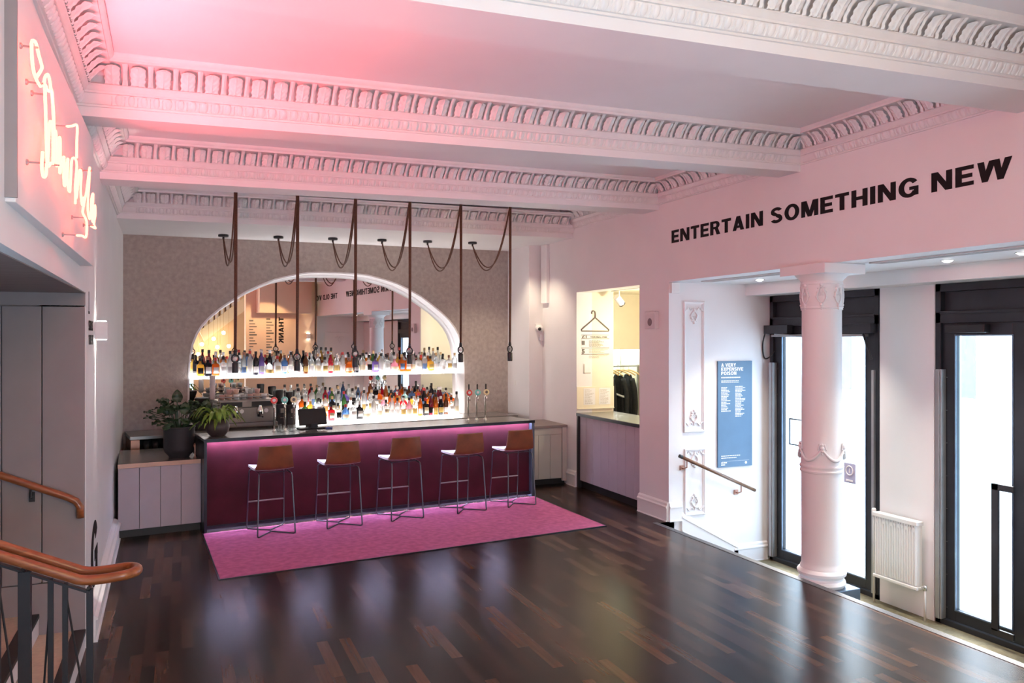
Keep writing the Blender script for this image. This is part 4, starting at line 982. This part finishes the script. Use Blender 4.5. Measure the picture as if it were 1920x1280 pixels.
# bulkhead end return above the stairs
st('wall_bulkhead', MB().box(-1.8,3.385,2.795,-.5535,3.398,3.66).box(-1.8,3.385,3.66,-.57,3.398,4.2), PANELD)
sc = thing('wall_light', 'white up and down wall light on the left wall under the neon box', 'wall light', (XL(7.5),7.5,2.27))
obj('housing', MB().box(0,-.05,.006,.095,.05,.154), PLASTER, sc, bev=.003)
obj('lens', MB().box(.015,-.04,0,.08,.04,.005).box(.015,-.04,.155,.08,.04,.160), SCON, sc)
for z, dr in ((-.01,0),(.17,pi)):
    L = bpy.data.lights.new('wall_light_beam','SPOT'); L.energy = 75 if dr == 0 else 22; L.color = (1,.95,.86); L.spot_size = .42; L.spot_blend = .5; L.shadow_soft_size = .02
    o = bpy.data.objects.new('wall_light_beam', L); COL.objects.link(o); o.parent = sc; o.location = (.03,0,z); o.rotation_euler = (0 if dr == 0 else pi,.0,0)
def left_text(body, y, z, h, w, label, off=.01):
    me = sign_mesh('lettering', body, w, h, INK)
    x = XL(y)+.002; d = Vector((XL(y+1)-XL(y),1,0)).normalized()
    return text_obj(me, 'wall_lettering', basis(d, (0,0,1), (d.y,-d.x,0), (x,y,z)), label=label, cat='lettering')
left_text('G', 7.06, .27, .50, .62, 'large black letter G low on the left wall beyond the balustrade', .03)
left_text('STALLS', 6.84, 2.345, .075, .36, 'small black word STALLS at the wall edge beside the wall light')
left_text('THE PIT', 6.84, 2.235, .075, .42, 'small black two word line under STALLS beside the wall light')
obj('wall_arrow', MB().box(0,6.84,2.47,.004,6.90,2.49).box(0,6.865,2.49,.003,6.875,2.64), INK, loc=(XL(6.85),0,0), label='thin black arrow mark above the word STALLS', cat='arrow')
# oak handrail on the stair wall
h = thing('stair_handrail', 'oak handrail on black brackets along the panelled stair wall', 'handrail', (-.66,6.57,1.09))
obj('rail', MB().tube([(-2.2,0,1.0),(-1.4,0,.625),(-.1,0,.045),(-.045,0,.012),(-.02,0,-.03),(-.018,0,-.11)], .026, 14), OAK, h, smooth=True)
for x in (-.33,-1.3): obj('bracket', MB().tube([(x,0,-.0-x*.445-.03),(x,0,-x*.445-.08),(x,.05,-x*.445-.09)], .009, 8).box(x-.018,.045,-x*.445-.125,x+.018,.056,-x*.445-.055), SATIN, h)
# balustrade with looped oak rail
b = thing('stair_balustrade', 'black steel balustrade with looped double oak rail in the left foreground', 'balustrade', (-.26,4.8,0))
def railz(x): return 1.015+max(0,(-.47-x))*.46
top = []
for y, rev in ((-.085,False),(.085,True)):
    L_ = [(-1.2,y,railz(-1.46)),(-.7,y,railz(-.96)),(-.30,y,railz(-.56)),(-.23,y,railz(-.49)+.001),(-.15,y,1.0165),(-.05,y,1.022)]
    top.append(L_[::-1] if rev else L_)
arc = [( -.045+.085*sin(a), -.085*cos(a), 1.024+.002*sin(a)) for a in [pi*k/10 for k in range(1,10)]]
obj('rail', MB().tube(bez(top[0]+arc+top[1], 4), .027, 12), OAK, b, smooth=True)
obj('flat_bar', MB().prism([(-1.2,-.02),(-.19,-.02),(-.19,.02),(-1.2,.02)], [railz(-1.46)-.075,.925,.925,railz(-1.46)-.075], [railz(-1.46)-.062,.937,.937,railz(-1.46)-.062]), SATIN, b)
def post(x, w, z0):
    obj('post', MB().box(x-w,-w,z0,x+w,w,railz(x-.26)-.065), SATIN, b, bev=.002)
post(-.49,.028,.15); post(-.191,.016,0); post(-.373,.013,0); post(-.306,.013,0); post(-.61,.013,.15); post(-.72,.013,.30); post(-.79,.013,.30)
for xa, xb, z0 in ((-.31,-.20,.25),(-.37,-.42,.2),(-.62,-.52,.3),(-.78,-.83,.4)):
    obj('rod', MB().tube([(xa,.0,railz(xa-.26)-.075),(xb,.0,z0)], .0058, 6), SATIN, b)
for x in (-.49,-.191): obj('rail_fixing', MB().tube([(x,0,railz(x-.26)-.07),(x,-.06,railz(x-.26)-.045)], .010, 8).tube([(x,0,railz(x-.26)-.07),(x,.06,railz(x-.26)-.045)], .010, 8), SATIN, b)
obj('bottom_rail', MB().prism([(-1.0,-.012),(-.49,-.012),(-.49,.012),(-1.0,.012)], [.50,.26,.26,.50], [.52,.28,.28,.52]), SATIN, b)

# ------------------------------------------------------------------ right wall: lettering, coat check, small things
RT = lambda y, z: basis((0,-1,0),(0,0,1),(-1,0,0),(XR-.002,y,z))
lt = thing('wall_lettering', 'black capitals reading ENTERTAIN SOMETHING NEW on the pink-lit right wall', 'lettering', (XR-.002,8.41,3.464))
wd_ = [max(p[0] for p in glyphs(q).v)-min(p[0] for p in glyphs(q).v) for q in ('ENTERTAIN','SOMETHING','NEW')]
kx = 4.40/(sum(wd_)+2*.55); xo = 0
for q, w_ in zip(('ENTERTAIN','SOMETHING','NEW'), wd_):
    text_obj(sign_mesh('word', q, w_*kx, .155, INK), 'word', basis((0,-1,0),(0,0,1),(-1,0,0),(0,-xo,0)), lt); xo += (w_+.55)*kx
me = sign_mesh('lettering', 'THE OLD VIC', 2.05, .155, INK)
text_obj(me, 'wall_lettering', RT(3.25,3.464), label='black capitals THE OLD VIC on the right wall, seen in the mirror', cat='lettering')
cc = thing('coat_check_counter', 'mauve boarded coat check counter with dark worktop in the wall hatch', 'counter', (XR,10.08,0))
ys = [-.90,-.74,-.50,-.27,-.03,.20,.44,.66,.86]
for a, c in zip(ys, ys[1:]): obj('board', MB().box(.03,a+.003,.115,.05,c-.003,1.095), PANELG, cc, bev=.002)
obj('carcass', MB().box(.05,-.90,.11,.55,.88,1.095), PANELD, cc)
obj('kickboard', MB().box(.07,-.90,0,.10,.9,.115), BLACK, cc)
obj('end_strip', MB().box(.0,.865,0,.06,.912,1.10), BLACK, cc)
obj('worktop', MB().box(-.004,-.905,1.11,.66,.912,1.145), COUNTER, cc, bev=.003)
obj('worktop_edge', MB().box(-.008,-.905,1.098,-.003,.912,1.140), DARKMET, cc)
st('wall_coat_side', MB().box(XR+.02,11.0,0,6.27,11.12,3.1), CREAM)
st('wall_coat_room', MB().box(XR+.28,13.2,0,7.6,13.3,3.1).box(7.52,8.62,0,7.62,13.3,3.1).box(6.27,11.9,2.10,7.52,12.0,3.06), CREAM)
st('ceiling_coat_room', MB().box(XR+.05,8.6,3.04,7.6,13.3,3.15), CREAM)
st('floor_coat_room', MB().box(5.7,8.61,-.12,7.6,13.3,-.001), OLIVE)
st('wall_coat_inset', MB().box(6.0,12.9,0,7.5,13.2,3.0), mat('mint_paint', (.62,.78,.72), .6))
cs = thing('coat_check_sign', 'cream wall notice with a black coat hanger drawing over printed rules', 'sign', (5.945,10.995,1.2))
def flat(m): return m
hk = MB()
hk.tube([(-.235,-.004,1.20),(-.242,-.004,1.222),(-.02,-.004,1.395),(.0,-.004,1.408),(.02,-.004,1.395),(.242,-.004,1.222),(.235,-.004,1.20)], .010, 8, True)
hk.tube(bez([(0,-.004,1.41),(0,-.004,1.47),(-.012,-.004,1.505),(-.045,-.004,1.51),(-.062,-.004,1.485),(-.058,-.004,1.468)],5), .0095, 8)
obj('hanger_print', hk, GREYINK, cs)
rl = MB()
for z in (1.135,1.078,.955-.02,.857-.02): rl.box(-.245,-.004,z,.245,-.001,z+.008)
obj('rule_print', rl, GREYINK, cs)
tx = fit_text(text_mesh('heading', 'YOUR SMALL ITEMS', .06, GREYINK, .002, extrude=.0006), w=.30, h=.026)
text_obj(tx, 'heading_print', basis((1,0,0),(0,0,1),(0,-1,0),(-.09,-.002,1.095)), cs)
tx = fit_text(text_mesh('price', '£1', .06, GREYINK, .002, extrude=.0006), w=.085, h=.042)
text_obj(tx, 'price_print', basis((1,0,0),(0,0,1),(0,-1,0),(-.235,-.002,1.09)), cs)
def lines2(rows, x, z, h, dz, wmax, seed):
    m = lines(rows, x, z, h, dz, seed, True, wmax); return m.xf(lambda p: (p[0], p[1]+.0205, p[2]))
obj('rules_print', lines2(6,-.11,1.045,.008,.017,.34,21), GREYINK, cs)
obj('notes_print', lines2(4,-.11,.915,.007,.017,.34,22), PALEINK, cs)
obj('notes_print', lines2(3,-.11,.815,.007,.017,.34,23), PALEINK, cs)
obj('numeral_print', MB().box(-.235,-.003,.985,-.185,-.001,1.05), GREYINK, cs)
tx = fit_text(text_mesh('numeral', '5', .08, GREYINK, .004, extrude=.0006), w=.05, h=.075)
text_obj(tx, 'numeral_print', basis((1,0,0),(0,0,1),(0,-1,0),(-.235,-.002,.85)), cs)
obj('corner_mark', MB().box(-.205,-.003,.545,-.188,-.001,.69).box(-.205,-.003,.545,-.08,-.001,.557), PALEINK, cs)
nb = obj('notice_board', MB().box(-.325,-.012,.012,.325,-.001,.34), CREAM, cs)
for x in (-.21,.06):
    pg = obj('paper', MB().box(x,-.0145,.06,x+.2,-.0125,.315), PRINT, nb)
    obj('paper_print', lines2(13,x+.02,.29,.006,.018,.16,30+int(x*10)).xf(lambda p: (p[0],p[1]-.013,p[2])), PALEINK, pg)
obj('ledge', MB().box(-.325,-.022,-.005,.325,-.001,.012), CREAM, cs)
tr = thing('track_spotlight', 'white cylindrical spotlight on a ceiling track inside the coat check', 'spotlight', (6.2,10.72,3.04))
obj('track', MB().box(-.02,-.9,-.025,.02,.20,0), WHITE, tr)
o = obj('head', MB().lathe([(.04,-.09),(.052,-.08),(.052,.08),(.046,.085)], 20), WHITE, tr, smooth=True, auto=.6); o.location = (0,-.02,-.17); o.rotation_euler = (0,-.85,.3)
o2 = obj('lens_ring', MB().lathe([(.044,-.092),(.054,-.09),(.054,-.075)], 20), BLACK, tr); o2.location = o.location; o2.rotation_euler = o.rotation_euler
obj('arm', MB().tube([(0,-.02,-.02),(0,-.02,-.14)], .010, 8), WHITE, tr)
rk = thing('coat_rail', 'grey steel coat rail in the cloakroom behind the hatch', 'coat rail', (6.9,12.3,0))
obj('rail', MB().tube([(-.6,0,1.80),(.6,0,1.80)], .014, 8), GREYMET, rk)
obj('upright', MB().tube([(-.6,0,0),(-.6,0,1.82)], .016, 8), GREYMET, rk); obj('upright', MB().tube([(.6,0,0),(.6,0,1.82)], .016, 8), GREYMET, rk)
hg = thing('wooden_hanger', None, 'coat hanger', group='wooden hangers on the coat rail')
obj('shoulder', MB().tube(bez([(0,-.22,-.16),(0,-.12,-.10),(0,0,-.07),(0,.12,-.10),(0,.22,-.16)],5), .014, 8), WOODH, hg, smooth=True)
obj('hook', MB().tube(bez([(0,0,-.07),(0,0,-.02),(0,.015,.01),(0,0,.03),(0,-.018,.014)],4), .004, 6), CHROME, hg)
HN = 9
for i in range(HN):
    o = hg if i == 0 else dup(hg, (0,0,0)); o.location = (6.42+.112*i,12.3,1.80); o.rotation_euler = (0,0,(.9,.6,1.1,.7,.95,.5,1.0,.8,.6)[i])
    o['label'] = 'pale wooden coat hanger, %s from the left on the cloakroom rail' % ordinal(i+1)
for i in range(5):
    x = 6.52+.195*i; c = thing('black_coat', 'black coat hanging in the cloakroom, %s from the left' % NTH[i], 'coat', (x,12.3,.80), (.12,.05,-.1,.1,.02)[i], group='black coats on the rail')
    def fn(u, v, i=i):
        a = 2*pi*u; wv = 1+.10*sin(a*7+i+v*3); sh = (.10+.12*min(1,(1-v)*5)) if v > .8 else .22-.02*v
        return Vector((sh*.27*cos(a)*wv, sh*sin(a)*wv*1.0, .84*v+.02*sin(a*3)))
    m = MB().grid(fn, 40, 14)
    obj('body', m, CLOTH, c, smooth=True)
    for s_ in (-1,1): obj('sleeve', MB().tube(bez([(0,s_*.15,.78),(.0,s_*.24,.55),(.01,s_*.24,.25),(.0,s_*.21,.08)],4), .042, 10), CLOTH, c, smooth=True)
    if i in (0,3): 
        obj('reflective_band', MB().tube([(.065*cos(a),.23*sin(a),.52+.05*sin(a)) for a in [2*pi*k/24 for k in range(24)]], .02, 6, True), PRINT, c, label='white band')
cv = thing('security_camera', 'white dome security camera with black eye on the corner pier', 'camera', (5.53,12.25,2.46))
obj('mount', MB().box(-.05,-.02,-.03,.05,0,.07), WHITE, cv, bev=.006); obj('housing', MB().sphere((0,-.06,0), .062, 10, 1.1,1,.85), WHITE, cv, smooth=True); obj('lens', MB().sphere((-.012,-.105,-.015), .03, 8), BLACK, cv, smooth=True)
obj('alarm_sensor', MB().box(-.032,-.03,-.055,.032,0,.055), PLASTER, loc=(5.59,12.25,2.30), bev=.008, label='small white sensor below the dome security camera', cat='sensor')
obj('light_switch', MB().box(-.01,-.045,-.045,0,.045,.045).box(-.014,-.012,-.02,-.01,.012,.02), WHITE, loc=(5.375,12.85,1.52), label='small white wall switch on the side of the corner pier', cat='switch', bev=.002)
st('trim_21', MB().box(XR-.055,11.98,2.87,XR,12.2,3.84), PLASTER, bev=.004)

# things the mirror shows from behind the camera
for x, lb in ((5.32,'up and down wall light on the orange rear wall seen in the mirror'),):
    s2 = thing('wall_light', lb, 'wall light', (x,1.3,2.36))
    obj('housing', MB().box(-.05,0,-.08,.05,.09,.08), PLASTER, s2); obj('lens', MB().box(-.04,.01,-.086,.04,.08,-.081).box(-.04,.01,.081,.04,.08,.086), SCON, s2)
    for z, r_ in ((-.1,0),(.1,pi)):
        L = bpy.data.lights.new('wall_light_beam','SPOT'); L.energy = 25; L.color = (1,.85,.6); L.spot_size = .8; L.spot_blend = .6; L.shadow_soft_size = .02
        o = bpy.data.objects.new('wall_light_beam', L); COL.objects.link(o); o.parent = s2; o.location = (0,.05,z); o.rotation_euler = (r_,0,0)
me = sign_mesh('lettering', 'THANK', .80, .15, INK)
text_obj(me, 'wall_lettering', basis((0,0,-1),(-1,0,0),(0,1,0),(4.57,1.303,2.94)), label='black word THANK running down the orange rear wall, seen in the mirror', cat='lettering')
BUL = [(2.50,-.45,2.11),(2.85,-.45,2.28),(3.14,-.42,2.47),(3.04,-.42,1.73),(2.70,-.42,1.66),(2.40,-.5,1.80),(3.30,-.42,2.05),(2.95,-.4,2.02)]
for i in range(8):
    x, y, z = BUL[i]
    g = thing('globe_pendant', 'warm glowing globe bulb in the stairwell cluster reflected at the mirror left', 'pendant lamp', (x,y,z), group='globe bulbs in the stairwell cluster')
    obj('globe', MB().sphere((0,0,0), .055, 8), WARMLAMP, g, smooth=True); obj('flex', MB().tube([(0,0,.05),(0,0,4.05-z)], .004, 5), mat('brass_flex', (.5,.35,.12), .3, .8), g)

fl = thing('stair_flight', 'pale stair stringer with black balusters on the rear wall, seen in the mirror', 'stairs', (3.12,-.62,2.2))
def slant(m, pts, y0, y1):
    n = len(pts); v = [(x,y0,z) for x,z in pts]+[(x,y1,z) for x,z in pts]
    return m.add(v, [tuple(range(n)), tuple(range(n,2*n))[::-1]]+[(i,n+i,n+(i+1)%n,(i+1)%n) for i in range(n)])
obj('stringer', slant(MB(), [(-.67,.32),(.86,1.54),(.78,1.05),(-.52,.0)], -.03, .03), CREAM, fl)
for i in range(7):
    x = -.55+.165*i; z = .45+.80*(.165*i)
    obj('baluster', MB().box(x-.012,-.012,z-.06,x+.012,.012,z+.62), SATIN, fl)
    obj('white_infill', MB().box(x+.03,-.008,z+.02,x+.12,.008,z+.58), PRINT, fl)
wb = obj('wall_print', MB(), GREYINK, loc=(0,1.303,0), label='columns of small printed text on the rear wall, seen in the mirror', cat='lettering')
m = MB()
for cx, z0, rows in ((3.55,2.80,10),(4.05,2.85,14)):
    for i in range(rows):
        w_ = .12+.1*((i*7) % 3)/2; m.box(cx,.0,z0-.085*i,cx+w_,.002,z0-.085*i+(.03 if i % 5 else .05))
wb.data = mesh('wall_print', m, GREYINK)
# ------------------------------------------------------------------ light
def area(name, loc, rot, sx, sy, e, col):
    L = bpy.data.lights.new(name,'AREA'); L.shape = 'RECTANGLE'; L.size = sx; L.size_y = sy; L.energy = e; L.color = col
    o = bpy.data.objects.new(name, L); COL.objects.link(o); o.location = loc; o.rotation_euler = rot; return o
def point(name, loc, e, col, r=.1):
    L = bpy.data.lights.new(name,'POINT'); L.energy = e; L.color = col; L.shadow_soft_size = r
    o = bpy.data.objects.new(name, L); COL.objects.link(o); o.location = loc; return o
w = bpy.data.worlds.new('daylight'); S.world = w; w.use_nodes = True
N = w.node_tree.nodes; bgd = N['Background']; sky = N.new('ShaderNodeTexSky'); sky.sky_type = 'NISHITA'; sky.sun_disc = False; sky.sun_elevation = .7; sky.sun_rotation = 1.0; sky.air_density = 1.2; sky.dust_density = 3
mixn = N.new('ShaderNodeMix'); mixn.data_type = 'RGBA'; mixn.inputs['Factor'].default_value = .75; mixn.inputs['B'].default_value = (.54,.77,1.0,1)
w.node_tree.links.new(sky.outputs['Color'], mixn.inputs['A']); w.node_tree.links.new(mixn.outputs['Result'], bgd.inputs['Color']); bgd.inputs['Strength'].default_value = 7.2
# the two door openings are sampled as sky portals
for y0, y1 in ((6.75,8.35),(4.15,5.85)):
    o = area('door_sky_portal', (7.34,(y0+y1)/2,.95), (0,pi/2,0), 2.8, y1-y0, 1, (1,1,1)); o.data.cycles.is_portal = True
# neon glow, rear and cloakroom lamps, plus two added fills without fixtures
def spot(name, loc, to, e, col, ang, r=.05, blend=.6):
    L = bpy.data.lights.new(name,'SPOT'); L.energy = e; L.color = col; L.spot_size = ang; L.spot_blend = blend; L.shadow_soft_size = r
    o = bpy.data.objects.new(name, L); COL.objects.link(o); o.location = loc
    o.rotation_euler = (Vector(to)-Vector(loc)).to_track_quat('-Z','Y').to_euler(); return o
for y, z in ((3.7,3.2),(4.1,3.15),(4.5,3.15),(4.9,3.1),(5.15,3.1)):     # glow thrown off the neon tubes into the room
    spot('neon_tube_glow', (-.485,y,z), (3,y+.3,z+1.9), 46, (1,.11,.14), 2.45, .02, .5)
spot('neon_tube_glow', (-.485,6.15,3.05), (2.0,9.8,4.2), 85, (1,.17,.21), 1.9, .02, .8)
o = area('ceiling_fill', (1.2,-.9,1.2), (0,0,0), 2.4, 1.4, 130, (.52,.76,1.0)); o.rotation_euler = (Vector((2.4,7,4.4))-o.location).to_track_quat('-Z','Y').to_euler()  # added bluish fill behind the camera, lifting ceiling and beams; no such lamp
area('rear_room_lamp', (1.0,-1.6,3.95), (0,0,0), 1.5, 1.5, 80, (1,.70,.38))
spot('rear_wall_lamp', (4.0,2.5,3.3), (3.9,1.3,1.9), 90, (1,.68,.36), 2.0)
point('stairwell_lamp', (1.6,-.6,3.6), 60, (1,.66,.32), .04)
point('cloakroom_lamp', (6.6,10.15,2.4), 52, (1,.88,.64), .05)
spot('bar_end_fill', (4.9,11.75,3.80), (4.95,12.0,0), 70, (1,.82,.58), 1.9, .04)  # added warm spot brightening the right end of the bar; no fixture there
point('cloakroom_lamp', (7.2,12.6,2.4), 40, (.95,1,.95), .05)

# ------------------------------------------------------------------ camera
cam = bpy.data.cameras.new('camera'); co = bpy.data.objects.new('camera', cam); COL.objects.link(co)
cam.sensor_width = 36; cam.lens = 1500/1920*36; cam.shift_y = -5/1920
th = math.atan(620/1500)
co.location = (0,0,2.28); co.rotation_euler = (pi/2, 0, -th)
cam.clip_start = .05; cam.clip_end = 200
S.camera = co
S.view_settings.view_transform = 'Standard'; S.view_settings.look = 'None'; S.view_settings.gamma = 1; S.view_settings.use_curve_mapping = False
S.view_settings.exposure = 0.36
S.cycles.max_bounces = 8; S.cycles.diffuse_bounces = 4; S.cycles.glossy_bounces = 4; S.cycles.transparent_max_bounces = 12; S.cycles.transmission_bounces = 4
S.cycles.sample_clamp_indirect = 6; S.cycles.caustics_reflective = False; S.cycles.caustics_refractive = False
